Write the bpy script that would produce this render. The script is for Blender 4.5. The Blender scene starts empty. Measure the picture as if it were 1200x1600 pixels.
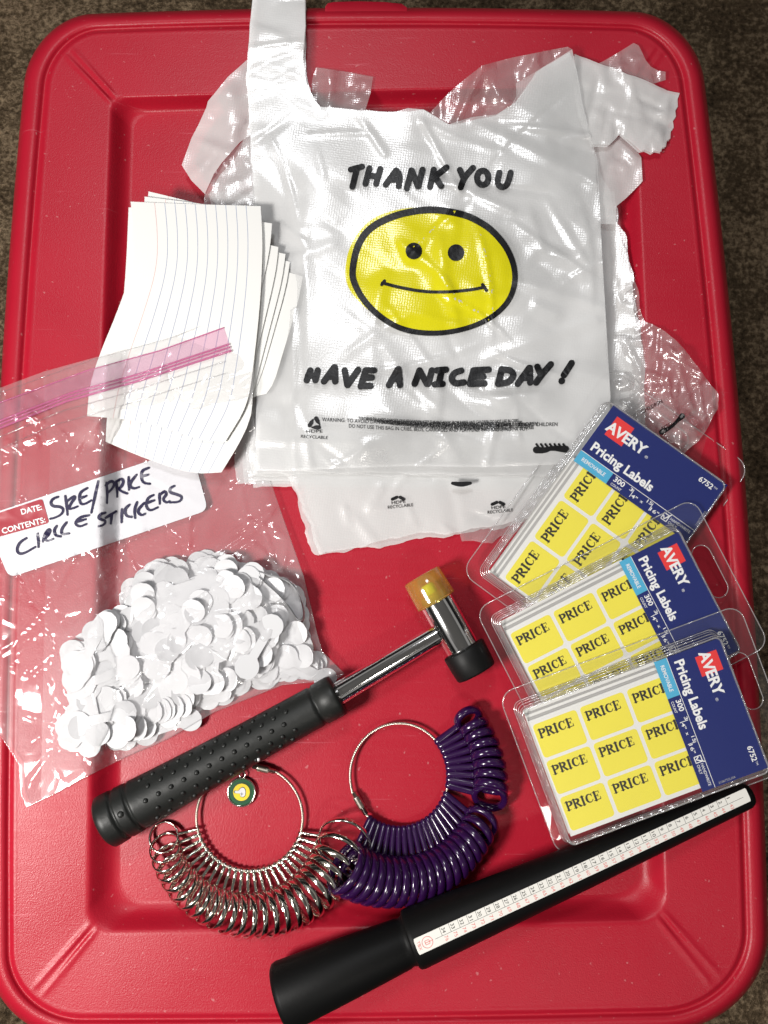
import bpy, math, random
from mathutils import Vector, Matrix, noise
from mathutils.geometry import delaunay_2d_cdt
random.seed(7)
S = bpy.context.scene
COL = S.collection
R = math.radians

# ------------------------------------------------------------------ camera, world, lamps, exposure
PITCH = R(7.0); FPX = 1290.0; DIST = 0.440
CAM = Vector((0.0, -DIST*math.sin(PITCH), DIST*math.cos(PITCH)))
cd = bpy.data.cameras.new('camera'); cam = bpy.data.objects.new('camera', cd); COL.objects.link(cam)
cam.location = CAM; cam.rotation_euler = (PITCH, 0, 0)
cd.sensor_fit = 'VERTICAL'; cd.sensor_height = 36.0; cd.lens = FPX/1600*36.0
cd.clip_start = 0.01; cd.clip_end = 50
S.camera = cam

W = bpy.data.worlds.new('World'); S.world = W; W.use_nodes = True
wn = W.node_tree.nodes; wl = W.node_tree.links
bg = wn['Background']
tc = wn.new('ShaderNodeTexCoord'); sx = wn.new('ShaderNodeSeparateXYZ')
wl.new(tc.outputs['Generated'], sx.inputs[0])
wr = wn.new('ShaderNodeValToRGB')
# a dim room: dark floor, mid walls, paler ceiling; bright ring added for chrome reflections
e = wr.color_ramp.elements
e[0].position = 0.0; e[0].color = (0.03, 0.025, 0.02, 1)
e[1].position = 1.0; e[1].color = (0.50, 0.48, 0.45, 1)
for p, c in ((0.45, (0.05, 0.045, 0.04, 1)), (0.55, (0.30, 0.29, 0.28, 1)), (0.64, (0.04, 0.04, 0.04, 1)), (0.75, (0.05, 0.05, 0.05, 1)), (0.77, (1.5, 1.47, 1.42, 1)), (0.86, (1.5, 1.47, 1.42, 1)), (0.875, (0.06, 0.06, 0.06, 1)), (0.89, (0.42, 0.41, 0.39, 1))):
    q = e.new(p); q.color = c
mp = wn.new('ShaderNodeMapRange'); mp.inputs[1].default_value = -1; mp.inputs[2].default_value = 1
wl.new(sx.outputs['Z'], mp.inputs[0]); wl.new(mp.outputs[0], wr.inputs[0]); wl.new(wr.outputs[0], bg.inputs[0])
bg.inputs[1].default_value = 0.14

def area(name, loc, target, size, power, col):
    l = bpy.data.lights.new(name, 'AREA'); l.shape = 'DISK'; l.size = size; l.energy = power; l.color = col
    o = bpy.data.objects.new(name, l); COL.objects.link(o); o.location = loc
    d = Vector(target)-Vector(loc); o.rotation_euler = d.to_track_quat('-Z', 'Y').to_euler()
    return o
area('lamp_key', (-0.46, -0.25, 0.62), (-0.04, 0.0, 0), 0.17, 6.6, (1.0, 0.97, 0.93))
area('lamp_low', (0.26, -0.78, 1.15), (0, -0.02, 0), 0.14, 1.7, (1.0, 0.95, 0.88))
area('lamp_high', (-0.14, 0.62, 1.15), (0.03, 0.08, 0), 0.24, 3.9, (0.97, 0.98, 1.0))

S.view_settings.view_transform = 'Standard'; S.view_settings.look = 'None'
S.view_settings.gamma = 1; S.view_settings.use_curve_mapping = False
S.view_settings.exposure = 0.20
S.cycles.max_bounces = 10; S.cycles.transparent_max_bounces = 40
S.cycles.transmission_bounces = 8; S.cycles.glossy_bounces = 4; S.cycles.diffuse_bounces = 4
S.cycles.caustics_reflective = False; S.cycles.caustics_refractive = False
S.cycles.use_denoising = True

# ------------------------------------------------------------------ helpers
def P(px, py, z=0.0):
    """point of the photograph (1200x1600) met at height z (metres)"""
    x = (px-600)/FPX; y = -(py-800)/FPX
    d = Vector((x, y*math.cos(PITCH)+math.sin(PITCH), y*math.sin(PITCH)-math.cos(PITCH)))
    t = (z-CAM.z)/d.z
    return CAM+d*t
MM = 0.001

class MB:
    def __init__(s): s.v = []; s.f = []; s.m = []; s.sm = []; s.uv = None
    def add(s, verts, faces, m=0, smooth=True):
        b = len(s.v); s.v += [Vector(v) for v in verts]
        for f in faces: s.f.append([b+i for i in f]); s.m.append(m); s.sm.append(smooth)
    def tube(s, path, rad, n=10, m=0, closed=False, caps=True, up=Vector((0, 0, 1))):
        path = [Vector(p) for p in path]; k = len(path)
        rr = rad if isinstance(rad, (list, tuple)) else [rad]*k
        vs = []
        for i, p in enumerate(path):
            a = path[(i-1) % k] if (closed or i > 0) else p
            b = path[(i+1) % k] if (closed or i < k-1) else p
            t = (b-a).normalized()
            u = up if abs(t.dot(up)) < 0.95 else Vector((1, 0, 0))
            x = t.cross(u).normalized(); y = x.cross(t)
            for j in range(n):
                an = 2*math.pi*j/n
                vs.append(p+(x*math.cos(an)+y*math.sin(an))*rr[i])
        fs = []
        for i in range(k if closed else k-1):
            i2 = (i+1) % k
            for j in range(n): fs.append((i*n+j, i*n+(j+1) % n, i2*n+(j+1) % n, i2*n+j))
        if caps and not closed:
            fs.append(tuple(range(n))[::-1]); fs.append(tuple((k-1)*n+j for j in range(n)))
        s.add(vs, fs, m)
    def grid(s, rows, m=0, smooth=True, closed=False):
        n = len(rows[0]); fs = []
        for i in range(len(rows)-1):
            for j in range(n if closed else n-1):
                j2 = (j+1) % n
                fs.append((i*n+j, i*n+j2, (i+1)*n+j2, (i+1)*n+j))
        s.add([v for r in rows for v in r], fs, m, smooth)
    def prism(s, poly, z0, z1, fn=None, m=0, m_side=None):
        fn = fn or (lambda x, y, z: Vector((x, y, z)))
        n = len(poly)
        ar = sum(poly[i][0]*poly[(i+1) % n][1]-poly[(i+1) % n][0]*poly[i][1] for i in range(n))
        if ar < 0: poly = poly[::-1]
        b = [fn(x, y, z0) for x, y in poly]; t = [fn(x, y, z1) for x, y in poly]
        s.add(t, [tuple(range(n))], m, False); s.add(b, [tuple(range(n))[::-1]], m, False)
        s.add(b+t, [(i, (i+1) % n, n+(i+1) % n, n+i) for i in range(n)], m if m_side is None else m_side, False)
    def flat(s, tris2d, fn, m=0):
        vs, fs = tris2d
        s.add([fn(*v) for v in vs], fs, m, False)
    def build(s, name, mats, parent=None, origin=None, fixn=False):
        me = bpy.data.meshes.new(name)
        off = root_loc(parent) if parent else (origin if origin is not None else Vector((0, 0, 0)))
        me.from_pydata([tuple(v-off) for v in s.v], [], s.f)
        mats = mats if isinstance(mats, (list, tuple)) else [mats]
        for mt in mats: me.materials.append(mt)
        for p, mi, sm in zip(me.polygons, s.m, s.sm): p.material_index = mi; p.use_smooth = sm
        if s.uv:
            ul = me.uv_layers.new(name='UVMap')
            for lo in me.loops: ul.data[lo.index].uv = s.uv[lo.vertex_index]
        me.update()
        o = bpy.data.objects.new(name, me); COL.objects.link(o)
        if parent: o.parent = parent
        elif origin is not None: o.location = origin
        return o

def root_loc(o):
    l = Vector((0, 0, 0))
    while o is not None: l += Vector(o.location); o = o.parent
    return l
def tag(o, label=None, cat=None, group=None, kind=None):
    if label: o['label'] = label
    if cat: o['category'] = cat
    if group: o['group'] = group
    if kind: o['kind'] = kind
    return o
def thing(name, loc, label, cat, group=None):
    o = bpy.data.objects.new(name, None); o.empty_display_size = 0.01; COL.objects.link(o); o.location = loc
    return tag(o, label, cat, group)

def resample(pts, step, closed=True):
    pts = [Vector((p[0], p[1])) for p in pts]; out = []
    n = len(pts)
    for i in range(n if closed else n-1):
        a, b = pts[i], pts[(i+1) % n]; k = max(1, int(round((b-a).length/step)))
        for j in range(k): out.append(a.lerp(b, j/k))
    if not closed: out.append(pts[-1])
    return out
def chaikin(pts, it=2, closed=True):
    pts = [Vector((p[0], p[1])) for p in pts]
    for _ in range(it):
        o = []; n = len(pts)
        if not closed: o.append(pts[0])
        for i in range(n if closed else n-1):
            a, b = pts[i], pts[(i+1) % n]
            o += [a*0.75+b*0.25, a*0.25+b*0.75]
        if not closed: o.append(pts[-1])
        pts = o
    return pts
def inside(p, poly):
    x, y = p[0], p[1]; r = False; n = len(poly); j = n-1
    for i in range(n):
        a, b = poly[i], poly[j]
        if (a[1] > y) != (b[1] > y) and x < (b[0]-a[0])*(y-a[1])/(b[1]-a[1])+a[0]: r = not r
        j = i
    return r
def segdist(p, a, b):
    ax, ay = a[0], a[1]; dx, dy = b[0]-ax, b[1]-ay
    l = dx*dx+dy*dy; t = 0 if l == 0 else max(0, min(1, ((p[0]-ax)*dx+(p[1]-ay)*dy)/l))
    return math.hypot(p[0]-ax-t*dx, p[1]-ay-t*dy)
def polydist(p, poly):
    return min(segdist(p, poly[i-1], poly[i]) for i in range(len(poly)))
def tri2d(outline, step, seed=0):
    """triangulate an outline with inner points about step apart"""
    bd = resample(outline, step)
    rnd = random.Random(seed)
    xs = [p.x for p in bd]; ys = [p.y for p in bd]
    pts = list(bd); y = min(ys)+step*0.5; row = 0
    while y < max(ys):
        xi = [];
        for i in range(len(bd)):
            a, b = bd[i], bd[i-1]
            if (a.y > y) != (b.y > y): xi.append((b.x-a.x)*(y-a.y)/(b.y-a.y)+a.x)
        xi.sort()
        for k in range(0, len(xi)-1, 2):
            x = xi[k]+step*0.55+(row % 2)*step*0.4
            while x < xi[k+1]-step*0.5:
                pts.append(Vector((x+rnd.uniform(-.18, .18)*step, y+rnd.uniform(-.18, .18)*step))); x += step
        y += step*0.87; row += 1
    r = delaunay_2d_cdt(pts, [], [list(range(len(bd)))], 1, 1e-4)
    vs = [(v.x, v.y) for v in r[0]]; fs = []
    for f in r[2]:
        a, b, c = (vs[i] for i in f[:3])
        cr = (b[0]-a[0])*(c[1]-a[1])-(b[1]-a[1])*(c[0]-a[0])
        fs.append(tuple(f) if cr < 0 else tuple(f)[::-1])     # picture y runs down
    return vs, fs
def nz(x, y, s, seed=0.0): return noise.noise(Vector((x/s, y/s, seed)))
def ridged(x, y, s, seed=0.0): return 1-abs(noise.noise(Vector((x/s, y/s, seed))))*2
class Creases:
    """random sharp fold lines over a rectangle of the picture: tent ridges and valleys with flat flanks"""
    def __init__(s, seed, box, n, ln, h, w, dirs=None):
        r = random.Random(seed); s.c = []
        for _ in range(n):
            x, y = r.uniform(box[0], box[2]), r.uniform(box[1], box[3])
            a = R(r.choice(dirs)+r.gauss(0, 14)) if dirs else r.uniform(0, math.pi)
            l = r.uniform(*ln)*.5; ww = r.uniform(*w); hh = r.uniform(*h)*r.choice((1, 1, -1)); k = r.uniform(.25, 1)
            s.c.append((x, y, math.cos(a), math.sin(a), l, ww, hh, k, r.uniform(-.002, .002)))
    def __call__(s, x, y):
        z = 0
        for cx, cy, ca, sa, l, w, h, k, cv in s.c:
            dx, dy = x-cx, y-cy; u = dx*ca+dy*sa
            if abs(u) > l: continue
            v = -dx*sa+dy*ca-cv*u*u; ww = w if v > 0 else w*k
            if abs(v) > ww: continue
            e = 1-abs(u)/l
            z += h*(1-abs(v)/ww)*min(1, e*2.2)
        return z
def film_mb(outline, zf, step=6, smooth=0, seed=0, m=0, mb=None, jag=0):
    if jag: outline = [Vector((p.x+jag*(nz(p.x, p.y, 31, seed+.7)+.35*nz(p.x, p.y, 11, seed)), p.y+jag*(nz(p.x, p.y, 31, seed+5.7)+.35*nz(p.x, p.y, 11, seed+8)))) for p in resample(outline, 5)]
    if smooth: outline = chaikin(outline, smooth)
    vs, fs = tri2d(outline, step, seed)
    mb = mb or MB(); mb.add([P(x, y, zf(x, y)*MM) for x, y in vs], fs, m)
    return mb
def ribbon(pts, w, smooth=2, step=3.0, taper=None):
    """flat stroke with round ends: (verts, faces) in 2D"""
    if smooth: pts = chaikin(pts, smooth, False)
    pts = resample(pts, step, False); n = len(pts); L = []; Rr = []
    for i, p in enumerate(pts):
        a = pts[max(0, i-1)]; b = pts[min(n-1, i+1)]; t = (b-a)
        t = t.normalized() if t.length > 1e-9 else Vector((1, 0)); nn = Vector((-t.y, t.x))
        ww = (w(i/(n-1)) if callable(w) else w)*0.5
        L.append(p+nn*ww); Rr.append(p-nn*ww)
    vs = [tuple(v) for v in L]+[tuple(v) for v in Rr]
    fs = [(i, i+1, n+i+1, n+i) for i in range(n-1)]
    for end, sg in ((0, -1), (n-1, 1)):
        p = pts[end]; a = pts[max(0, end-1)]; b = pts[min(n-1, end+1)]; t = (b-a)
        t = t.normalized() if t.length > 1e-9 else Vector((1, 0)); t = t*sg
        ww = (w(end/(n-1)) if callable(w) else w)*0.5; nn = Vector((-t.y, t.x)); base = len(vs); idx = []
        for k in range(7):
            an = math.pi*k/6
            vs.append(tuple(p+nn*math.cos(an)*ww+t*math.sin(an)*ww)); idx.append(base+k)
        fs.append(tuple(idx))
    out = []
    for f in fs:
        ar = sum(vs[f[i]][0]*vs[f[(i+1) % len(f)]][1]-vs[f[(i+1) % len(f)]][0]*vs[f[i]][1] for i in range(len(f)))
        out.append(f)
    return vs, out
_txt = {}
def text2d(body, bold=0.0):
    """(verts, faces, width) of a line of text, cap height about 0.73 per unit"""
    key = (body, bold)
    if key not in _txt:
        c = bpy.data.curves.new('t', 'FONT'); c.body = body; c.offset = bold; c.resolution_u = 3
        o = bpy.data.objects.new('t', c); COL.objects.link(o)
        dg = bpy.context.evaluated_depsgraph_get(); dg.update()
        me = bpy.data.meshes.new_from_object(o.evaluated_get(dg))
        vs = [(v.co.x, v.co.y) for v in me.vertices]; fs = [tuple(p.vertices) for p in me.polygons]
        bpy.data.objects.remove(o); bpy.data.curves.remove(c); bpy.data.meshes.remove(me)
        x0 = min(v[0] for v in vs); x1 = max(v[0] for v in vs)
        _txt[key] = ([(v[0]-x0, v[1]) for v in vs], fs, x1-x0)
    return _txt[key]

# ------------------------------------------------------------------ materials
def mat(name):
    m = bpy.data.materials.new(name); m.use_nodes = True
    nt = m.node_tree; b = nt.nodes['Principled BSDF']
    return m, nt, b
def nd(nt, t, **kw):
    n = nt.nodes.new(t)
    for k, v in kw.items(): setattr(n, k, v)
    return n
def simple(name, col, rough=0.5, metal=0.0, spec=0.5, bump=None, coat=0.0, vary=0.0):
    m, nt, b = mat(name)
    b.inputs['Base Color'].default_value = (*col, 1); b.inputs['Roughness'].default_value = rough
    b.inputs['Metallic'].default_value = metal; b.inputs['Specular IOR Level'].default_value = spec
    b.inputs['Coat Weight'].default_value = coat
    if bump or vary:
        t = nd(nt, 'ShaderNodeTexCoord'); n = nd(nt, 'ShaderNodeTexNoise')
        n.inputs['Scale'].default_value = bump[0] if bump else 60; n.inputs['Detail'].default_value = 4
        nt.links.new(t.outputs['Object'], n.inputs['Vector'])
        if bump:
            bp = nd(nt, 'ShaderNodeBump'); bp.inputs['Strength'].default_value = bump[1]; bp.inputs['Distance'].default_value = bump[2]
            nt.links.new(n.outputs['Fac'], bp.inputs['Height']); nt.links.new(bp.outputs[0], b.inputs['Normal'])
        if vary:
            n2 = nd(nt, 'ShaderNodeTexNoise'); n2.inputs['Scale'].default_value = 35; n2.inputs['Detail'].default_value = 5
            nt.links.new(t.outputs['Object'], n2.inputs['Vector'])
            mx = nd(nt, 'ShaderNodeMix', data_type='RGBA')
            mx.inputs['A'].default_value = (*[c*(1-vary) for c in col], 1); mx.inputs['B'].default_value = (*[min(1, c*(1+vary)) for c in col], 1)
            nt.links.new(n2.outputs['Fac'], mx.inputs['Factor']); nt.links.new(mx.outputs['Result'], b.inputs['Base Color'])
            ad = nd(nt, 'ShaderNodeMapRange'); ad.inputs[3].default_value = rough*0.8; ad.inputs[4].default_value = min(1, rough*1.25)
            nt.links.new(n2.outputs['Fac'], ad.inputs[0]); nt.links.new(ad.outputs[0], b.inputs['Roughness'])
    return m
def film_mat(name, col, opac, rough=0.12, refl=(0.05, 0.85), transl=0.4, emboss=None, crease=None, tint=(1, 1, 1), patch=None):
    """thin plastic film: part clear, part milky, with a mirror-like sheen"""
    m, nt, b = mat(name); nt.nodes.remove(b); L = nt.links.new
    out = nt.nodes['Material Output']; t = nd(nt, 'ShaderNodeTexCoord')
    tr = nd(nt, 'ShaderNodeBsdfTransparent'); tr.inputs[0].default_value = (*tint, 1)
    df = nd(nt, 'ShaderNodeBsdfDiffuse'); df.inputs[0].default_value = (*col, 1)
    tl = nd(nt, 'ShaderNodeBsdfTranslucent'); tl.inputs[0].default_value = (*col, 1)
    mk = nd(nt, 'ShaderNodeMixShader'); mk.inputs[0].default_value = transl; L(df.outputs[0], mk.inputs[1]); L(tl.outputs[0], mk.inputs[2])
    m1 = nd(nt, 'ShaderNodeMixShader'); m1.inputs[0].default_value = opac; L(tr.outputs[0], m1.inputs[1]); L(mk.outputs[0], m1.inputs[2])
    if patch:
        pn = nd(nt, 'ShaderNodeTexNoise'); pn.inputs['Scale'].default_value = patch[0]; pn.inputs['Detail'].default_value = 3
        L(t.outputs['Object'], pn.inputs['Vector']); mr = nd(nt, 'ShaderNodeMapRange')
        mr.inputs[1].default_value = .3; mr.inputs[2].default_value = .7; mr.inputs[3].default_value = opac-patch[1]; mr.inputs[4].default_value = opac+patch[1]
        L(pn.outputs['Fac'], mr.inputs[0]); L(mr.outputs[0], m1.inputs[0])
    gl = nd(nt, 'ShaderNodeBsdfGlossy'); gl.inputs['Roughness'].default_value = rough
    lw = nd(nt, 'ShaderNodeLayerWeight'); lw.inputs[0].default_value = 0.5
    pw = nd(nt, 'ShaderNodeMath', operation='POWER'); pw.inputs[1].default_value = 3.5; L(lw.outputs['Facing'], pw.inputs[0])
    mu = nd(nt, 'ShaderNodeMath', operation='MULTIPLY_ADD'); mu.inputs[1].default_value = refl[1]; mu.inputs[2].default_value = refl[0]; mu.use_clamp = True
    L(pw.outputs[0], mu.inputs[0])
    m2 = nd(nt, 'ShaderNodeMixShader'); L(mu.outputs[0], m2.inputs[0]); L(m1.outputs[0], m2.inputs[1]); L(gl.outputs[0], m2.inputs[2])
    L(m2.outputs[0], out.inputs[0])
    last = None
    if crease:
        wn_ = nd(nt, 'ShaderNodeTexNoise'); wn_.inputs['Scale'].default_value = crease[0]*.6; wn_.inputs['Detail'].default_value = 2
        L(t.outputs['Object'], wn_.inputs['Vector'])
        va = nd(nt, 'ShaderNodeVectorMath', operation='MULTIPLY_ADD'); va.inputs[1].default_value = (.9/crease[0],)*3
        L(wn_.outputs['Color'], va.inputs[0]); L(t.outputs['Object'], va.inputs[2])
        hs = []
        for k_, am in ((1.0, 1.0), (2.3, .40)):
            mp_ = nd(nt, 'ShaderNodeMapping'); mp_.inputs['Scale'].default_value = (1, .55, .2); mp_.inputs['Rotation'].default_value = (0, 0, R(35*k_)); L(va.outputs[0], mp_.inputs['Vector'])
            v = nd(nt, 'ShaderNodeTexVoronoi', feature='DISTANCE_TO_EDGE', voronoi_dimensions='2D'); v.inputs['Scale'].default_value = crease[0]*k_
            L(mp_.outputs[0], v.inputs['Vector'])
            ml = nd(nt, 'ShaderNodeMath', operation='MULTIPLY'); ml.inputs[1].default_value = am; L(v.outputs['Distance'], ml.inputs[0]); hs.append(ml)
        ad_ = nd(nt, 'ShaderNodeMath', operation='ADD'); L(hs[0].outputs[0], ad_.inputs[0]); L(hs[1].outputs[0], ad_.inputs[1])
        bp = nd(nt, 'ShaderNodeBump'); bp.inputs['Strength'].default_value = crease[1]; bp.inputs['Distance'].default_value = crease[2]
        L(ad_.outputs[0], bp.inputs['Height']); last = bp
    if emboss:
        mpn = nd(nt, 'ShaderNodeMapping'); mpn.inputs['Rotation'].default_value = (0, 0, R(8)); L(t.outputs['Object'], mpn.inputs['Vector'])
        v = nd(nt, 'ShaderNodeTexVoronoi', voronoi_dimensions='2D'); v.inputs['Scale'].default_value = emboss[0]; v.inputs['Randomness'].default_value = 0.35
        L(mpn.outputs[0], v.inputs['Vector'])
        bp = nd(nt, 'ShaderNodeBump'); bp.inputs['Strength'].default_value = emboss[1]; bp.inputs['Distance'].default_value = emboss[2]
        L(v.outputs['Distance'], bp.inputs['Height'])
        if last: L(last.outputs[0], bp.inputs['Normal'])
        last = bp
    if last:
        for x in (gl, df): L(last.outputs[0], x.inputs['Normal'])
    return m

M = {}
# red moulded lid: fine pebble grain, faint scuffs
m, nt, b = mat('red_plastic'); L = nt.links.new
t = nd(nt, 'ShaderNodeTexCoord')
n1 = nd(nt, 'ShaderNodeTexNoise'); n1.inputs['Scale'].default_value = 1500; n1.inputs['Detail'].default_value = 2; L(t.outputs['Object'], n1.inputs['Vector'])
n2 = nd(nt, 'ShaderNodeTexNoise'); n2.inputs['Scale'].default_value = 26; n2.inputs['Detail'].default_value = 6; L(t.outputs['Object'], n2.inputs['Vector'])
mpn = nd(nt, 'ShaderNodeMapping'); mpn.inputs['Scale'].default_value = (1, 18, 1); mpn.inputs['Rotation'].default_value = (0, 0, R(38)); L(t.outputs['Object'], mpn.inputs['Vector'])
n3 = nd(nt, 'ShaderNodeTexNoise'); n3.inputs['Scale'].default_value = 40; n3.inputs['Detail'].default_value = 5; L(mpn.outputs[0], n3.inputs['Vector'])
mx = nd(nt, 'ShaderNodeMix', data_type='RGBA'); mx.inputs['A'].default_value = (0.36, 0.0070, 0.021, 1); mx.inputs['B'].default_value = (0.43, 0.0092, 0.027, 1)
L(n2.outputs['Fac'], mx.inputs['Factor'])
msc = nd(nt, 'ShaderNodeMapping'); msc.inputs['Scale'].default_value = (2.2, 60, 1); msc.inputs['Rotation'].default_value = (0, 0, R(-62)); L(t.outputs['Object'], msc.inputs['Vector'])
nsc = nd(nt, 'ShaderNodeTexNoise'); nsc.inputs['Scale'].default_value = 9; nsc.inputs['Detail'].default_value = 3; L(msc.outputs[0], nsc.inputs['Vector'])
rsc = nd(nt, 'ShaderNodeMapRange'); rsc.inputs[1].default_value = .70; rsc.inputs[2].default_value = .76; rsc.inputs[4].default_value = .30; L(nsc.outputs['Fac'], rsc.inputs[0])
mx2 = nd(nt, 'ShaderNodeMix', data_type='RGBA'); mx2.inputs['B'].default_value = (.62, .16, .20, 1); L(rsc.outputs[0], mx2.inputs['Factor']); L(mx.outputs['Result'], mx2.inputs['A'])
nd_ = nd(nt, 'ShaderNodeTexNoise'); nd_.inputs['Scale'].default_value = 420; nd_.inputs['Detail'].default_value = 1; L(t.outputs['Object'], nd_.inputs['Vector'])
rd_ = nd(nt, 'ShaderNodeMapRange'); rd_.inputs[1].default_value = .74; rd_.inputs[2].default_value = .80; rd_.inputs[4].default_value = .35; L(nd_.outputs['Fac'], rd_.inputs[0])
mx3 = nd(nt, 'ShaderNodeMix', data_type='RGBA'); mx3.inputs['B'].default_value = (.60, .30, .30, 1); L(rd_.outputs[0], mx3.inputs['Factor']); L(mx2.outputs['Result'], mx3.inputs['A'])
L(mx3.outputs['Result'], b.inputs['Base Color'])
ma = nd(nt, 'ShaderNodeMath', operation='ADD'); L(n2.outputs['Fac'], ma.inputs[0]); L(n3.outputs['Fac'], ma.inputs[1])
mr = nd(nt, 'ShaderNodeMapRange'); mr.inputs[1].default_value = .7; mr.inputs[2].default_value = 1.35; mr.inputs[3].default_value = .33; mr.inputs[4].default_value = .43
L(ma.outputs[0], mr.inputs[0]); L(mr.outputs[0], b.inputs['Roughness'])
bp = nd(nt, 'ShaderNodeBump'); bp.inputs['Strength'].default_value = .45; bp.inputs['Distance'].default_value = .00025; L(n1.outputs['Fac'], bp.inputs['Height'])
bp2 = nd(nt, 'ShaderNodeBump'); bp2.inputs['Strength'].default_value = .05; bp2.inputs['Distance'].default_value = .002; L(n2.outputs['Fac'], bp2.inputs['Height'])
L(bp.outputs[0], bp2.inputs['Normal']); L(bp2.outputs[0], b.inputs['Normal'])
b.inputs['Specular IOR Level'].default_value = .34
M['red'] = m
M['bag'] = film_mat('bag_film', (0.96, 0.96, 0.96), 0.48, rough=0.24, refl=(0.12, 0.8), transl=0.12, emboss=(740, .32, .00018), patch=(16, .22))
M['bag_thin'] = film_mat('bag_film_thin', (0.92, 0.90, 0.90), 0.27, rough=0.22, refl=(0.15, 0.8), transl=0.35, emboss=(820, .35, .0002), crease=(40, .3, .005), patch=(20, .1))
M['bag_core'] = film_mat('bag_film_thick', (0.92, 0.92, 0.915), 0.64, rough=0.24, refl=(0.09, 0.7), transl=0.16, emboss=(740, .32, .00018), crease=(14, .2, .004))
M['bag_ink'] = simple('black_bag_ink', (0.006, 0.006, 0.007), 0.42, spec=.35, bump=(420, .5, .0004))
M['bag_ink_soft'] = film_mat('black_ink_under_film', (0.01, 0.01, 0.012), 0.55, rough=.3, refl=(.02, .2))
m = film_mat('yellow_bag_ink', (0.95, 0.87, 0.008), 0.93, rough=0.2, refl=(0.05, .6), transl=0.3, emboss=(740, .32, .00018)); M['bag_yellow'] = m
M['zip'] = film_mat('clear_bag_film', (0.9, 0.88, 0.9), 0.155, rough=0.11, refl=(0.048, 0.9), transl=0.2, crease=(18, .22, .008), patch=(22, .05))
M['zip_low'] = film_mat('clear_bag_film_under', (0.9, 0.88, 0.9), 0.05, rough=0.32, refl=(0.012, 0.4), transl=0.3)
M['zip_pink'] = film_mat('pink_zip_film', (0.95, 0.58, 0.74), 0.24, rough=0.1, refl=(0.07, .8), tint=(1, .87, .94))
M['zip_line'] = film_mat('pink_zip_ridge', (0.88, 0.26, 0.52), 0.5, rough=0.12, refl=(0.06, .7))
M['zip_clear_line'] = film_mat('clear_zip_ridge', (0.95, 0.93, 0.95), 0.07, rough=0.08, refl=(0.10, .8))
M['patch'] = simple('white_print_on_bag', (0.66, 0.65, 0.68), .4, bump=(120, .15, .001))
M['patch_red'] = simple('red_print_window', (0.36, 0.045, 0.06), .35)
M['pen'] = simple('marker_ink', (0.016, 0.012, 0.05), .4)
M['white'] = simple('white_ink', (0.86, 0.86, 0.86), .45)
M['blister'] = film_mat('clear_blister', (0.95, 0.95, 0.95), 0.025, rough=0.06, refl=(0.045, 0.9), transl=.3, crease=(22, .15, .004))
M['blister_edge'] = film_mat('clear_blister_edge', (0.95, 0.93, 0.93), 0.24, rough=0.12, refl=(0.20, 0.9), transl=.2, crease=(90, .3, .003))
M['navy'] = simple('navy_card', (0.004, 0.014, 0.140), .36, spec=.3, bump=(90, .05, .001))
M['cyan'] = simple('light_blue_card', (0.075, 0.42, 0.66), .35)
M['logo_red'] = simple('logo_red', (0.80, 0.035, 0.035), .38)
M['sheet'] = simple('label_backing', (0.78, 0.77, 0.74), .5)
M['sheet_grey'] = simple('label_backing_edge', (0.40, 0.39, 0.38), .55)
M['yellow'] = simple('yellow_label', (0.85, 0.74, 0.065), .45, vary=.04)
M['ink'] = simple('black_print', (0.016, 0.014, 0.010), .45)
M['chrome'] = simple('chrome', (0.92, 0.91, 0.90), .10, metal=1, bump=(220, .04, .0006))
M['steel'] = simple('plated_steel', (0.80, 0.75, 0.67), .13, metal=1)
M['cable'] = simple('steel_cable', (0.58, 0.54, 0.46), .3, metal=1)
M['rubber'] = simple('black_rubber', (0.010, 0.011, 0.010), .45, spec=.4, bump=(300, .25, .0004), vary=.25)
M['black_cap'] = simple('black_hammer_face', (0.005, 0.005, 0.005), .5, spec=.25, bump=(200, .2, .0004))
M['amber'] = film_mat('amber_plastic', (1.0, 0.74, 0.20), 0.34, rough=.12, refl=(.09, .7), transl=.55, tint=(1.0, .92, .52))
M['lime'] = simple('lime_plug', (0.62, 0.78, 0.05), .35)
M['mandrel'] = simple('black_mandrel', (0.004, 0.004, 0.004), .5, spec=.14, bump=(500, .12, .0003))
M['strip'] = simple('scale_strip', (0.80, 0.78, 0.73), .45)
M['strip_red'] = simple('scale_red_print', (0.75, 0.22, 0.20), .5)
M['purple'] = simple('purple_plastic', (0.023, 0.0038, 0.043), .2, coat=.3)
M['green'] = simple('dark_green_enamel', (0.012, 0.09, 0.035), .25, coat=.5)
M['badge_yellow'] = simple('yellow_enamel', (0.80, 0.58, 0.02), .3, coat=.4)
M['badge_dark'] = simple('black_enamel', (0.015, 0.02, 0.015), .3)
M['sticker'] = simple('white_sticker_paper', (0.63, 0.63, 0.645), .5)
M['sticker_print'] = simple('sticker_red_print', (0.72, 0.20, 0.32), .5)
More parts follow.
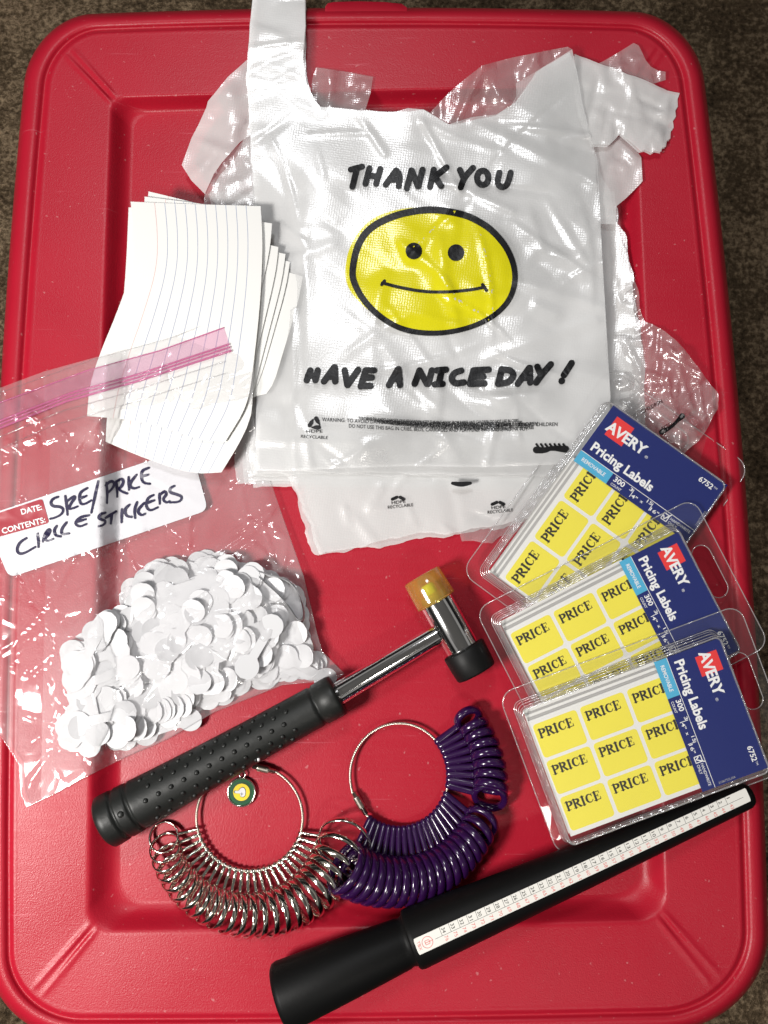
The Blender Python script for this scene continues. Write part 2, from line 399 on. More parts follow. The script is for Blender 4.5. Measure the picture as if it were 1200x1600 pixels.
# ruled card: lines follow the card's own UV
m, nt, b = mat('ruled_card'); L = nt.links.new
uvn = nd(nt, 'ShaderNodeUVMap'); sp = nd(nt, 'ShaderNodeSeparateXYZ'); L(uvn.outputs[0], sp.inputs[0])
a1 = nd(nt, 'ShaderNodeMath', operation='SUBTRACT'); a1.inputs[1].default_value = .185; L(sp.outputs['X'], a1.inputs[0])
a2 = nd(nt, 'ShaderNodeMath', operation='DIVIDE'); a2.inputs[1].default_value = .0782; L(a1.outputs[0], a2.inputs[0])
a3 = nd(nt, 'ShaderNodeMath', operation='ROUND'); L(a2.outputs[0], a3.inputs[0])
a4 = nd(nt, 'ShaderNodeMath', operation='SUBTRACT'); L(a2.outputs[0], a4.inputs[0]); L(a3.outputs[0], a4.inputs[1])
a5 = nd(nt, 'ShaderNodeMath', operation='ABSOLUTE'); L(a4.outputs[0], a5.inputs[0])
a6 = nd(nt, 'ShaderNodeMath', operation='LESS_THAN'); a6.inputs[1].default_value = .034; L(a5.outputs[0], a6.inputs[0])
g1 = nd(nt, 'ShaderNodeMath', operation='GREATER_THAN'); g1.inputs[1].default_value = -0.5; L(a3.outputs[0], g1.inputs[0])
g0 = nd(nt, 'ShaderNodeMath', operation='LESS_THAN'); g0.inputs[1].default_value = 9.5; L(a3.outputs[0], g0.inputs[0])
g00 = nd(nt, 'ShaderNodeMath', operation='MULTIPLY'); L(a6.outputs[0], g00.inputs[0]); L(g0.outputs[0], g00.inputs[1])
g2 = nd(nt, 'ShaderNodeMath', operation='MULTIPLY'); L(g00.outputs[0], g2.inputs[0]); L(g1.outputs[0], g2.inputs[1])
g3 = nd(nt, 'ShaderNodeMath', operation='LESS_THAN'); g3.inputs[1].default_value = .5; L(a3.outputs[0], g3.inputs[0])
lc = nd(nt, 'ShaderNodeMix', data_type='RGBA'); lc.inputs['A'].default_value = (.34, .38, .50, 1); lc.inputs['B'].default_value = (.66, .46, .44, 1); L(g3.outputs[0], lc.inputs['Factor'])
fc = nd(nt, 'ShaderNodeMix', data_type='RGBA'); fc.inputs['A'].default_value = (.78, .775, .755, 1); L(lc.outputs['Result'], fc.inputs['B']); L(g2.outputs[0], fc.inputs['Factor'])
L(fc.outputs['Result'], b.inputs['Base Color']); b.inputs['Roughness'].default_value = .6
M['card'] = m
M['card_edge'] = simple('card_edge', (.74, .73, .70), .6)
# carpet
m, nt, b = mat('brown_carpet'); L = nt.links.new
t = nd(nt, 'ShaderNodeTexCoord')
n1 = nd(nt, 'ShaderNodeTexNoise'); n1.inputs['Scale'].default_value = 200; n1.inputs['Detail'].default_value = 5; n1.inputs['Roughness'].default_value = .7; L(t.outputs['Object'], n1.inputs['Vector'])
n2 = nd(nt, 'ShaderNodeTexNoise'); n2.inputs['Scale'].default_value = 22; n2.inputs['Detail'].default_value = 3; L(t.outputs['Object'], n2.inputs['Vector'])
cr = nd(nt, 'ShaderNodeValToRGB'); e = cr.color_ramp.elements
e[0].position = .36; e[0].color = (.040, .027, .016, 1); e[1].position = .64; e[1].color = (.56, .41, .26, 1)
q = e.new(.5); q.color = (.17, .118, .070, 1)
mm = nd(nt, 'ShaderNodeMath', operation='MULTIPLY_ADD'); mm.inputs[1].default_value = .35; L(n2.outputs['Fac'], mm.inputs[0])
sc = nd(nt, 'ShaderNodeMath', operation='MULTIPLY'); sc.inputs[1].default_value = .68; L(n1.outputs['Fac'], sc.inputs[0]); L(sc.outputs[0], mm.inputs[2])
L(mm.outputs[0], cr.inputs[0]); L(cr.outputs[0], b.inputs['Base Color']); b.inputs['Roughness'].default_value = .95; b.inputs['Specular IOR Level'].default_value = .1
bp = nd(nt, 'ShaderNodeBump'); bp.inputs['Strength'].default_value = 1.0; bp.inputs['Distance'].default_value = .012; L(n1.outputs['Fac'], bp.inputs['Height']); L(bp.outputs[0], b.inputs['Normal'])
M['carpet'] = m

# ------------------------------------------------------------------ floor and storage bin
ZF = -0.235
mb = MB(); n = 40; ext = 1.6
mb.add([(-ext, -ext, ZF), (ext, -ext, ZF), (ext, ext, ZF), (-ext, ext, ZF)], [(0, 1, 2, 3)], 0, False)
floor = mb.build('floor', M['carpet']); tag(floor, 'brown speckled carpet under the red bin', 'floor', kind='structure')
del floor['category']

def qpt(c, bow, s, t):
    TL, TR, BR, BL = c
    x = (TL[0]*(1-s)+TR[0]*s)*(1-t)+(BL[0]*(1-s)+BR[0]*s)*t
    y = (TL[1]*(1-s)+TR[1]*s)*(1-t)+(BL[1]*(1-s)+BR[1]*s)*t
    x += (-bow[0]*(1-s)+bow[1]*s)*4*t*(1-t); y += (-bow[2]*(1-t)+bow[3]*t)*4*s*(1-s)
    return x, y
def rloop(c, bow, rad, nc=26, ns=44):
    """bowed rounded rectangle in picture coordinates, clockwise from the top left corner"""
    w = 0.5*(c[1][0]-c[0][0]+c[2][0]-c[3][0]); h = 0.5*(c[3][1]-c[0][1]+c[2][1]-c[1][1])
    rx = [r/w for r in rad]; ry = [r/h for r in rad]
    cs = [(rx[0], ry[0], 180), (1-rx[1], ry[1], 270), (1-rx[2], 1-ry[2], 0), (rx[3], 1-ry[3], 90)]
    pts = []
    for k in range(4):
        cx, cy, a0 = cs[k]
        arc = [(cx+rx[k]*math.cos(R(a0+90*i/nc)), cy+ry[k]*math.sin(R(a0+90*i/nc))) for i in range(nc+1)]
        pts += arc
        k2 = (k+1) % 4; cx2, cy2, b0 = cs[k2]
        nx = (cx2+rx[k2]*math.cos(R(b0)), cy2+ry[k2]*math.sin(R(b0)))
        for i in range(1, ns): pts.append((arc[-1][0]+(nx[0]-arc[-1][0])*i/ns, arc[-1][1]+(nx[1]-arc[-1][1])*i/ns))
    return [qpt(c, bow, s, t) for s, t in pts]
OUT = rloop([(48, 26), (1087, 22), (1203, 1608), (-16, 1624)], (26, 24, 12, 4), (105, 105, 155, 130))
RID = rloop([(86, 56), (1050, 52), (1160, 1570), (24, 1584)], (22, 22, 10, 4), (78, 80, 118, 98))
EDG = rloop([(174, 152), (990, 134), (1042, 1438), (137, 1456)], (4, 4, 2, 2), (22, 30, 42, 38))
FLO = rloop([(210, 180), (955, 164), (1000, 1396), (188, 1408)], (4, 4, 2, 2), (26, 34, 46, 42))
def lerp2(A, B, t): return [(a[0]+(b[0]-a[0])*t, a[1]+(b[1]-a[1])*t) for a, b in zip(A, B)]
rows = []
for t_, z in ((.05, -22), (.02, -21), (0, -16), (0, 2), (.02, 5), (.06, 8), (.13, 10.4), (.22, 11.8), (.34, 12.5), (.48, 12.6), (.60, 12.2), (.69, 11.3), (.75, 10.5), (.80, 10.2), (.85, 10.5), (.90, 11.3), (.95, 11.9), (1.0, 12.1)):
    rows.append([P(x, y, z*MM) for x, y in lerp2(OUT, RID, t_)])
NB = 36
nn = len(RID)
corner_idx = [13+k*(26+44) for k in range(4)]
dia = []
for k in range(4):
    i = corner_idx[k]; a = P(*RID[i], .012); b_ = P(*EDG[i], .010)
    dia.append((a, b_))
for i in range(1, NB+1):
    t_ = i/NB; z = 12.0-2.0*t_
    if i == NB: z = 9.8
    r = []
    for j, (x, y) in enumerate(lerp2(RID, EDG, t_)):
        p = P(x, y, z*MM)
        dz = 0
        for a, b_ in dia:
            d = segdist((p.x, p.y), (a.x, a.y), (b_.x, b_.y))*1000
            if d < 12: dz += 0.8*math.exp(-((d-2.1)/1.1)**2)-0.8*math.exp(-(d/1.1)**2)
        fade = min(1, (1-t_)*6, t_*8)
        if x < 200: dz += 1.0*math.exp(-((y-522)/4.0)**2)
        p.z += dz*fade*MM; r.append(p)
    rows.append(r)
for t_, z in ((.06, 9.3), (.14, 8.4), (.28, 6.6), (.44, 4.4), (.58, 2.7), (.70, 1.5), (.80, .7), (.90, .2), (1.0, 0)):
    rows.append([P(x, y, z*MM) for x, y in lerp2(EDG, FLO, t_)])
binroot = thing('storage_bin', (0, 0, ZF), 'red plastic storage bin with recessed lid, holding all the supplies on carpet', 'storage bin')
mb = MB(); mb.grid([r[::-1] for r in rows], closed=True)
base = len(mb.v)-nn; c0 = len(mb.v)
mb.f.append([base+j for j in range(nn)]); mb.m.append(0); mb.sm.append(False)
lid = mb.build('lid', M['red'], binroot)
# moulded tab on the far edge of the lid
mb = MB(); rr_ = []
tabx = [(508, 11), (512, 5), (522, 3), (560, 2), (600, 3), (628, 6), (636, 12)]
for z, k in ((9.5, .8), (10.8, .5), (11.0, 0)):
    rr_.append([P(x, y+k*0, z*MM)+Vector((0, (-k)*.001*-1.2, 0)) for x, y in tabx])
top = [P(x, y, 11*MM) for x, y in tabx]; bot = [P(x, y, 3*MM) for x, y in tabx]; back = [P(x, 22, 11*MM) for x, y in tabx]
mb.grid([bot, top, back], smooth=True)
mb.build('lid_tab', M['red'], binroot)
# tub under the lid, tapering down to the floor
mb = MB(); tr = []
cen = P(600, 815, 0)
for k, z in ((.965, -.020), (.955, -.06), (.90, ZF+.012), (.885, ZF+.002)):
    tr.append([Vector((cen.x+(p.x-cen.x)*k, cen.y+(p.y-cen.y)*k, z)) for p in rows[3]])
mb.grid(tr, closed=True); mb.f.append([3*nn+j for j in range(nn)]); mb.m.append(0); mb.sm.append(False)
mb.build('tub', M['red'], binroot)

# ------------------------------------------------------------------ thank-you bags
def zmain(x, y):
    """height of the top of the tidy bag stack, mm"""
    z = 13.0
    z -= 5.0*max(0, min(1, (y-690)/90.0))
    z += 5.0*max(0, min(1, (190-y)/110.0))
    z -= 4.5*max(0, min(1, (480-x)/80.0))*max(0, min(1, (y-240)/80.0))*max(0, min(1, (760-y)/60.0))
    return z
CRB = Creases(77, (400, 180, 950, 740), 95, (50, 210), (.3, 1.0), (7, 34), (20, 60, -35, 85, 5))
CRT = Creases(78, (380, -30, 490, 200), 16, (60, 130), (.3, .8), (6, 22), (0, 8, -20, 25))
def zfront(x, y):
    z = zmain(x, y)+2.2
    k = max(0, min(1, (y-130)/60))
    z += k*(2.4*nz(x, y, 130, 1.3)+.8*nz(x, y, 60, 4.1))
    z += k*CRB(x, y)
    # long soft folds
    z += k*0.9*math.exp(-((x-455-(y-500)*0.02+4*nz(0, y, 40))/9.0)**2)*(1 if y > 480 else 0)
    z += k*1.2*math.exp(-(((y-640)-12*math.sin(x/70.0))/26.0)**2)*max(0, min(1, (x-480)/60))*max(0, min(1, (900-x)/60))
    for (x0, y0, x1, y1, w, h) in ((660, 190, 720, 300, 5, .9), (740, 190, 940, 290, 10, 1.0), (690, 280, 800, 330, 7, .9), (810, 440, 940, 480, 9, .8), (560, 180, 600, 240, 6, .7), (420, 420, 520, 380, 9, .8), (600, 545, 680, 640, 8, .7), (760, 560, 930, 500, 10, .8)):
        d = segdist((x, y), (x0, y0), (x1, y1)); z += h*math.exp(-(d/w)**2)
    z += CRT(x, y)
    lo = zmain(x, y)+.55
    if z < lo+.6: z = lo+.6*math.exp((z-lo-.6)/.6)
    return z
front_out = [(399, -40), (478, -40), (476, 0), (477, 40), (473, 90), (478, 130), (486, 156), (496, 166), (520, 168), (560, 172), (598, 180), (617, 175), (637, 169), (662, 171), (683, 183), (702, 194), (737, 183), (775, 179), (798, 166), (807, 150), (806, 130), (850, 104), (894, 77), (903, 120), (910, 162), (922, 210), (933, 250), (937, 320), (941, 400), (948, 520), (954, 620), (950, 690), (944, 722),
             (860, 726), (760, 730), (640, 728), (520, 732), (440, 736), (400, 735), (400, 640), (404, 560), (402, 430), (399, 330), (393, 210), (386, 120), (388, 95), (390, 40)]
front = film_mb(front_out, zfront, 4, 0, 1).build('thank_you_bag', M['bag'], origin=P(660, 450, .014))
tag(front, 'top translucent bag with bold THANK YOU slogan and yellow printed face', 'plastic bag', 'thank-you bags piled on the lid')
# folded-back film of the right handle
flap_out = [(672, 176), (700, 146), (728, 122), (754, 102), (800, 90), (850, 80), (887, 73), (894, 77), (850, 104), (806, 130), (808, 150), (800, 166), (775, 180), (737, 185), (712, 194), (700, 192)]
CRF = Creases(79, (670, 70, 900, 200), 30, (40, 130), (.5, 1.8), (5, 20), (-60, -35, -75))
def zflap(x, y):
    d = segdist((x, y), (754, 102), (800, 180)); d2 = segdist((x, y), (754, 102), (715, 190))
    return zmain(x, y)+2.0+3.0*math.exp(-(d/20)**2)+2.0*math.exp(-(d2/7)**2)+.6*nz(x, y, 30, 7)+CRF(x, y)
film_mb(flap_out, zflap, 5, 0, 2).build('folded_handle', M['bag_thin'], front)

# prints of the front bag
def on_front(dz): return lambda x, y: P(x, y, (zfront(x, y)+dz)*MM)
def strokes(mb, sets, ox, oy, sc, w, fn_dz, m=0, smooth=2, dz0=.30, jit=None):
    k = 0
    for st in sets:
        pts = [(ox+x/sc, oy+y/sc) for x, y in st]
        mb.flat(ribbon(pts, w, smooth, 2.2), fn_dz(dz0+.012*(k % 14)), m); k += 1
def ell(cx, cy, rx, ry, n=24, rot=0): return [(cx+rx*math.cos(2*math.pi*i/n), cy+ry*math.sin(2*math.pi*i/n)) for i in range(n+1)]
THANK = [[(35, 150), (110, 130)], [(75, 145), (45, 265)], [(160, 140), (132, 245)], [(232, 145), (204, 245)], [(148, 190), (220, 195)],
         [(338, 155), (268, 250)], [(338, 155), (365, 185), (355, 260)], [(300, 216), (358, 216)], [(440, 155), (410, 275)], [(445, 158), (484, 262)], [(515, 150), (487, 262)],
         [(590, 150), (565, 265)], [(675, 135), (588, 205)], [(600, 200), (640, 260)], [(765, 152), (790, 208)], [(853, 138), (792, 205), (770, 270)],
         ell(918, 205, 38, 48), [(1030, 170), (1013, 240), (1045, 275), (1085, 250), (1105, 170)]]
HAVE = [[(65, 75), (50, 115)], [(95, 75), (85, 115)], [(55, 97), (90, 95)], [(162, 62), (120, 120)], [(165, 62), (166, 120)], [(135, 102), (165, 100)], [(205, 75), (216, 135)], [(260, 72), (218, 132)],
        [(290, 75), (270, 140)], [(290, 75), (325, 75)], [(282, 105), (315, 104)], [(272, 138), (310, 138)], [(422, 70), (385, 135)], [(425, 70), (430, 135)], [(398, 110), (430, 110)],
        [(510, 75), (490, 130)], [(510, 75), (540, 130)], [(560, 75), (545, 130)], [(600, 75), (588, 130)], [(580, 75), (618, 72)], [(572, 132), (604, 130)], [(680, 76), (650, 85), (638, 110), (655, 130), (690, 124)],
        [(730, 75), (715, 130)], [(730, 75), (792, 72)], [(724, 102), (770, 100)], [(717, 130), (775, 128)], [(845, 70), (830, 130)], [(845, 70), (885, 75), (895, 98), (872, 125), (832, 130)],
        [(957, 65), (910, 130)], [(960, 65), (961, 125)], [(926, 106), (960, 105)], [(990, 60), (1006, 95)], [(1045, 50), (1006, 95), (985, 125)], [(1130, 45), (1098, 95)], [(1090, 117), (1089, 119)]]
def w_th(t): return 7.6+.5*math.sin(t*9)
mb = MB(); strokes(mb, THANK, 540, 230, 4.286, 9.6, on_front, dz0=.35); mb.build('printed_greeting', M['bag_ink'], front); mb = MB(); strokes(mb, HAVE, 460, 550, 2.609, 10.2, on_front, dz0=.35)
mb.build('printed_slogan', M['bag_ink'], front)
# ghost of the next bag's print, seen through the film
mb = MB(); g = lambda dz: (lambda x, y: P(x+1.5, y+4.5, (zfront(x, y)-.9+dz)*MM))
strokes(mb, THANK, 540, 230, 4.286, 10.5, g, dz0=0); ghost_print = mb; mb = MB(); strokes(mb, HAVE, 459, 549, 2.609, 10.5, g, dz0=0)
ghost_print2 = mb
oval = [(95, 480), (130, 310), (210, 200), (350, 130), (480, 98), (620, 85), (800, 118), (900, 165), (985, 225), (1080, 340), (1130, 490), (1105, 640), (1010, 755), (850, 840), (640, 882), (430, 862), (280, 780), (170, 670), (110, 560)]
ofull = [(520+x/3.871, 300+y/3.871) for x, y in oval]
cx_ = sum(p[0] for p in ofull)/len(ofull); cy_ = sum(p[1] for p in ofull)/len(ofull)
ocl = [Vector((cx_+(x-cx_)*.962, cy_+(y-cy_)*.95)) for x, y in ofull]
yel = [(520+x/3.871, 300+y/3.871) for x, y in ((70, 480), (100, 320), (215, 165), (390, 100), (600, 88), (800, 122), (985, 228), (1075, 345), (1112, 500), (1085, 640), (1000, 745), (850, 825), (640, 868), (430, 846), (280, 765), (160, 670), (90, 580))]
film_mb(yel, lambda x, y: zfront(x, y)+.18, 5, 2, 3).build('printed_yellow_disc', M['bag_yellow'], front)
mb = MB()
oc = chaikin(ocl, 3); oc.append(oc[0]); 
mb.flat(ribbon(oc, lambda t: 9.5+1.5*math.sin(t*6.28+.6), 0, 3), on_front(.42))
for ex, ey in ((490, 357), (745, 367)):
    c = [(520+ex/3.871+13*math.cos(2*math.pi*i/20), 300+ey/3.871+13.2*math.sin(2*math.pi*i/20)) for i in range(20)]
    film_mb(c, lambda x, y: zfront(x, y)+.42, 4, 0, 4, 0, mb)
strokes(mb, [[(300, 550), (400, 577), (550, 604), (700, 606), (850, 590), (918, 575)], [(312, 538), (296, 560)], [(905, 560), (930, 596)]], 520, 300, 3.871, 5.0, on_front, dz0=.46)
mb.build('printed_face', M['bag_ink'], front)
# small print
mb = MB()
def put_text(mb, body, x, y, width, h, fn, bold=0, ang=0, wave=0, m=0):
    vs, fs, w = text2d(body, bold); sx_ = width/w; sy_ = h/.73; ca, sa = math.cos(R(ang)), math.sin(R(ang))
    out = []
    for a, b_ in vs:
        u, v = a*sx_, -b_*sy_; v += wave*math.sin(a/w*math.pi)
        out.append((x+u*ca-v*sa, y+u*sa+v*ca))
    mb.flat((out, fs), fn, m)
put_text(mb, 'WARNING: TO AVOID DANGER OF SUFFOCATION KEEP THIS PLASTIC BAG AWAY FROM BABIES AND CHILDREN', 503, 658, 368, 6, on_front(.4), .004, 1.2, 3)
put_text(mb, 'DO NOT USE THIS BAG IN CRIBS, BEDS, CARRIAGES AND PLAYPENS. THIS BAG IS NOT A TOY', 545, 668, 280, 6, on_front(.41), .004, 1.0, 4)
put_text(mb, 'TO AVOID DANGER OF SUFFOCATION KEEP AWAY FROM SMALL CHILDREN', 590, 662, 250, 6, on_front(.39), .004, .6, 5)
for q in range(5): put_text(mb, 'WARNING TO AVOID DANGER OF SUFFOCATION KEEP THIS BAG AWAY FROM BABIES AND CHILDREN DO NOT USE IN CRIBS', 560+12*q, 655+2.3*q, 250-6*q, 5, (lambda q: on_front(.36-.02*q))(q), .012, 1.0+.15*q, 5)
put_text(mb, 'HDPE', 478, 676, 26, 5, on_front(.4), .004)
put_text(mb, 'RECYCLABLE', 470, 684, 42, 5, on_front(.4), .004, 3)
def recyc(mb, cx, cy, r, fn):
    for k in range(3):
        a = R(-90+120*k); b_ = R(-90+120*(k+1))
        p0 = (cx+r*math.cos(a), cy+r*math.sin(a)); p1 = (cx+r*math.cos(b_), cy+r*math.sin(b_))
        q0 = (p0[0]*.82+p1[0]*.18, p0[1]*.82+p1[1]*.18); q1 = (p0[0]*.25+p1[0]*.75, p0[1]*.25+p1[1]*.75)
        mb.flat(ribbon([q0, q1], lambda t: 6.5 if t < .55 else 6.5*(1.6-1.3*t), 0, 2), fn(.4+.01*k))
recyc(mb, 492, 662, 11.5, on_front)
mb.flat(ribbon([(838, 703), (850, 704), (862, 700), (884, 702)], lambda t: 7+4*abs(t-.5)*2, 1, 2.5), on_front(.4))
for k in range(7): mb.flat(ribbon([(838+k*7, 694), (841+k*7, 698)], 3.4, 0, 2), on_front(.4))
mb.build('printed_warning', M['bag_ink'], front)

# the tidy stack under it
grp = 'thank-you bags piled on the lid'
lays = [(0, 0, 0), (-3, 4, 1), (-8, 9, 2), (-14, 15, 3), (-5, 24, 4), (-20, 20, 5), (-30, 20, 6)]
lab = ['second bag of the tidy stack, just under the one with the yellow face', 'translucent bag between the layers of the tidy stack, only its frosted edges showing']
for i, (dx, dy, k) in enumerate(lays):
    xl = 400+dx; yb = 737+dy; rs = random.Random(40+i)
    dr = rs.uniform(-3, 1); top = -36+i*2.5
    ol = [(400, top), (477+dr, top), (479+dr, 40), (476+dr+i*.8, 90), (479+i*.8, 130), (490, 158), (500, 168), (560, 173), (617, 176), (662, 173), (702, 196), (775, 181), (806, 160), (840, 112), (890, 82), (904, 120), (909+dr, 162), (931+dr, 250), (935+dr, 320), (940+dr, 400), (947+dr, 520), (953+dr, 620), (952+dr, 700), (950, yb+8),
          (820, yb+5), (660, yb+3), (528, yb+1), (xl+16, yb-2), (xl+1, yb), (xl-2+rs.uniform(-2, 2), yb-40), (xl+1, 640), (402, 560), (400, 430), (397, 330), (391-dr*.5, 210), (386, 120), (388, 95), (391, 40)]
    sd = 10+i
    cr_ = Creases(300+i, (390, 600, 960, 790), 26, (40, 160), (.2, .6), (6, 22), (0, 90, 10))
    zf = lambda x, y, i=i, sd=sd, cr_=cr_: max(1.0, zmain(x, y)-1.3*i-.9+.4*nz(x, y, 60, sd)+cr_(x, y)*(.5 if i == 0 else 1))
    o = film_mb(ol, zf, 9, 0, sd, jag=3).build('thank_you_bag', M['bag'] if i < 2 else M['bag_core'], origin=P(660, 450, .010))
    tag(o, lab[0] if i == 0 else lab[1], 'plastic bag', grp)
    if i == 0: second = o
ghost_print.build('printed_greeting', M['bag_ink_soft'], second); ghost_print2.build('printed_slogan', M['bag_ink_soft'], second)
mb = MB(); fl = lambda x, y: P(x, y, (zmain(x, y)-1.3+.3)*MM)
mb.flat(ribbon([(707, 755), (720, 757), (735, 755)], lambda t: 5+3*math.sin(t*3.14), 1, 2), lambda x, y: P(x, y, 12.2*MM))
mb.build('printed_mark', M['bag_ink'], second)

# loose bundle lying askew under the stack
def zlow(x, y):
    z = 7.0
    z -= 4.2*max(0, min(1, (y-760)/90.0))
    z += 7.5*max(0, min(1, (x-960)/70.0))*max(0, min(1, (700-y)/300.0))
    z += 5.5*max(0, min(1, (200-y)/80.0))
    return z
low = [(330, 300), (392, 205), (420, 200), (600, 215), (780, 212), (870, 165), (900, 110), (925, 230), (950, 300), (960, 323), (967, 360), (980, 400), (985, 440), (992, 490), (1002, 535), (1012, 600), (1022, 655), (1012, 700), (930, 740), (880, 780), (820, 812), (760, 824), (720, 832), (652, 836), (580, 850), (500, 864), (488, 844), (484, 820), (468, 776), (430, 690), (380, 480), (350, 380)]
CRL = Creases(401, (300, 200, 1030, 870), 110, (40, 160), (.3, .9), (6, 24))
zl = lambda x, y: zlow(x, y)+.8*nz(x, y, 60, 21)+CRL(x, y)
bun = film_mb(low, zl, 5, 0, 20, jag=5).build('thank_you_bag', M['bag_core'], origin=P(740, 500, .006))
tag(bun, 'frosted bag of the askew bundle showing HDPE RECYCLABLE below the tidy stack', 'plastic bag', grp)
fz = lambda x, y: P(x, y, (zl(x, y)+.4)*MM)
for tx, ty, a in ((612, 792, -6), (768, 800, -6)):
    mb = MB(); put_text(mb, 'HDPE', tx, ty-4, 22, 5, fz, .004, a); put_text(mb, 'RECYCLABLE', tx-6, ty+3, 40, 5, fz, .004, a)
    mb.flat(ribbon([(tx+1, ty-12), (tx+8, ty-15)], 5, 0, 2), fz); mb.flat(ribbon([(tx+13, ty-15), (tx+19, ty-12)], 5, 0, 2), fz)
    mb.build('printed_recycling_mark', M['bag_ink'], bun)
# its left handle, curling away from the stack
CRH = Creases(402, (280, 60, 420, 340), 34, (30, 110), (.4, 1.2), (5, 16), (-55, -40, 30))
CRR = Creases(403, (880, 60, 1070, 350), 60, (30, 120), (.4, 1.2), (5, 16), (20, 70, -60, 100))
hand_l = [(392, 88), (372, 106), (356, 120), (340, 140), (325, 158), (322, 169), (310, 195), (299, 216), (284, 258), (299, 282), (320, 303), (334, 272), (346, 255), (359, 240), (375, 222), (400, 205), (410, 150), (405, 100)]
film_mb(hand_l, lambda x, y: 8.5+3*math.exp(-((x-355)/30)**2)+.8*nz(x, y, 32, 31)+CRH(x, y)+(4 if y < 150 else 4*max(0, (210-y)/60)), 6, 0, 31).build('left_handle', M['bag_core'], bun)
gus = [(320, 303), (334, 272), (359, 240), (385, 214), (398, 205), (404, 320), (400, 336), (317, 330)]
film_mb(gus, lambda x, y: 8+1.3*nz(x, y, 20, 41)+.02*(x-320), 6, 0, 41).build('side_gusset', M['bag_thin'], bun)
hand_r = [(898, 84), (933, 98), (962, 108), (1008, 125), (1021, 131), (1042, 142), (1062, 146), (1059, 155), (1060, 166), (1056, 172), (1057, 182), (1052, 188), (1053, 200), (1048, 205), (1047, 217), (1041, 219), (1040, 229), (1034, 230), (1033, 237), (1024, 235), (1018, 239), (1008, 234), (1000, 236), (985, 222), (969, 208), (960, 218), (950, 227), (925, 226), (905, 180), (896, 120)]
zr = lambda x, y: 15.5-2.5*max(0, min(1, (x-1000)/50))+.8*nz(x, y, 36, 51)+CRR(x, y)
film_mb(hand_r, zr, 5, 0, 51, jag=2).build('right_handle', M['bag_core'], bun)
film_mb([(x-2, y+3) for x, y in hand_r], lambda x, y: zr(x, y)-.9, 10, 0, 52).build('right_handle', M['bag_core'], bun)
hand_r2 = [(935, 99), (942, 96), (966, 82), (990, 67), (998, 71), (1002, 79), (1009, 94), (1017, 104), (1028, 110), (1040, 112), (1040, 125), (1030, 128), (1021, 131), (1008, 128), (975, 122), (940, 112)]
b2 = film_mb(hand_r2, lambda x, y: 14.5+1.0*nz(x, y, 24, 61)+CRR(x, y), 5, 0, 61).build('handle_film', M['bag_thin'], bun)
hand_r3 = [(925, 224), (950, 228), (960, 218), (971, 210), (980, 219), (990, 229), (1002, 246), (1004, 283), (992, 296), (978, 310), (962, 323), (963, 350), (938, 350), (932, 250)]
film_mb(hand_r3, lambda x, y: 11.5+1.0*nz(x, y, 30, 71)+CRR(x, y), 6, 0, 71).build('lower_handle', M['bag_core'], bun)
# second layer of the bundle
low2 = [(x+(4 if x > 900 else (-5 if x < 520 else 0)), y+(5 if y > 800 else 0)) for x, y in low if y > 240 or x > 940]
o = film_mb(low2, lambda x, y: max(.8, zl(x, y)-2.0), 7, 0, 81, jag=7).build('thank_you_bag', M['bag_core'], origin=P(740, 500, .004))
tag(o, 'underside bag of the askew bundle, a narrow frosted rim around it', 'plastic bag', grp)
# small folded handle end peeking out right of the tall left handle
mb = film_mb([(488, 123), (494, 105), (540, 112), (583, 120), (579, 145), (571, 172), (545, 176), (500, 172), (486, 160)], lambda x, y: 12.5+2.5*math.exp(-((x-515)/12)**2)+.6*nz(x, y, 14, 91), 5, 0, 91)
o = mb.build('thank_you_bag', M['bag_thin'], origin=P(535, 140, .012)); tag(o, 'thin bag with only its folded handle end showing right of the tall handle', 'plastic bag', grp)
# crinkled single bag at the right
crk = [(984, 430), (990, 428), (996, 460), (1006, 502), (1030, 513), (1060, 535), (1085, 562), (1105, 590), (1122, 613), (1119, 640), (1105, 665), (1090, 690), (1062, 712), (1020, 712), (960, 760), (860, 820), (780, 836), (770, 848), (722, 844), (716, 820), (800, 760), (930, 640)]
CRK = Creases(404, (960, 430, 1130, 850), 120, (30, 110), (.9, 2.8), (4, 16))
def zcrk(x, y):
    z = 6+9*max(0, min(1, (x-960)/90.0))-3.5*max(0, min(1, (y-720)/100.0))*max(0, min(1, (960-x)/80))
    return z+1.4*ridged(x, y, 40, 5.5)*max(0, min(1, (x-1000)/20.0))+CRK(x, y)
o = film_mb(crk, zcrk, 4, 0, 95, jag=4).build('thank_you_bag', M['bag_thin'], origin=P(1040, 600, .012))
tag(o, 'crinkled see-through bag corner bulging over the red lid behind the first label pack', 'plastic bag', grp)
mb = MB(); fz = lambda x, y: P(x, y, (zcrk(x, y)+.5)*MM)
put_text(mb, 'CHILDREN', 1004, 646, 36, 6, fz, .006, -28)
put_text(mb, 'AVOID', 1034, 672, 18, 5, fz, .004, -28)
mb.flat(ribbon([(1034, 675), (1048, 668), (1056, 660), (1066, 650)], lambda t: 9-4*math.sin(t*3.14), 1, 2), fz)
mb.build('printed_mark', M['bag_ink'], o)

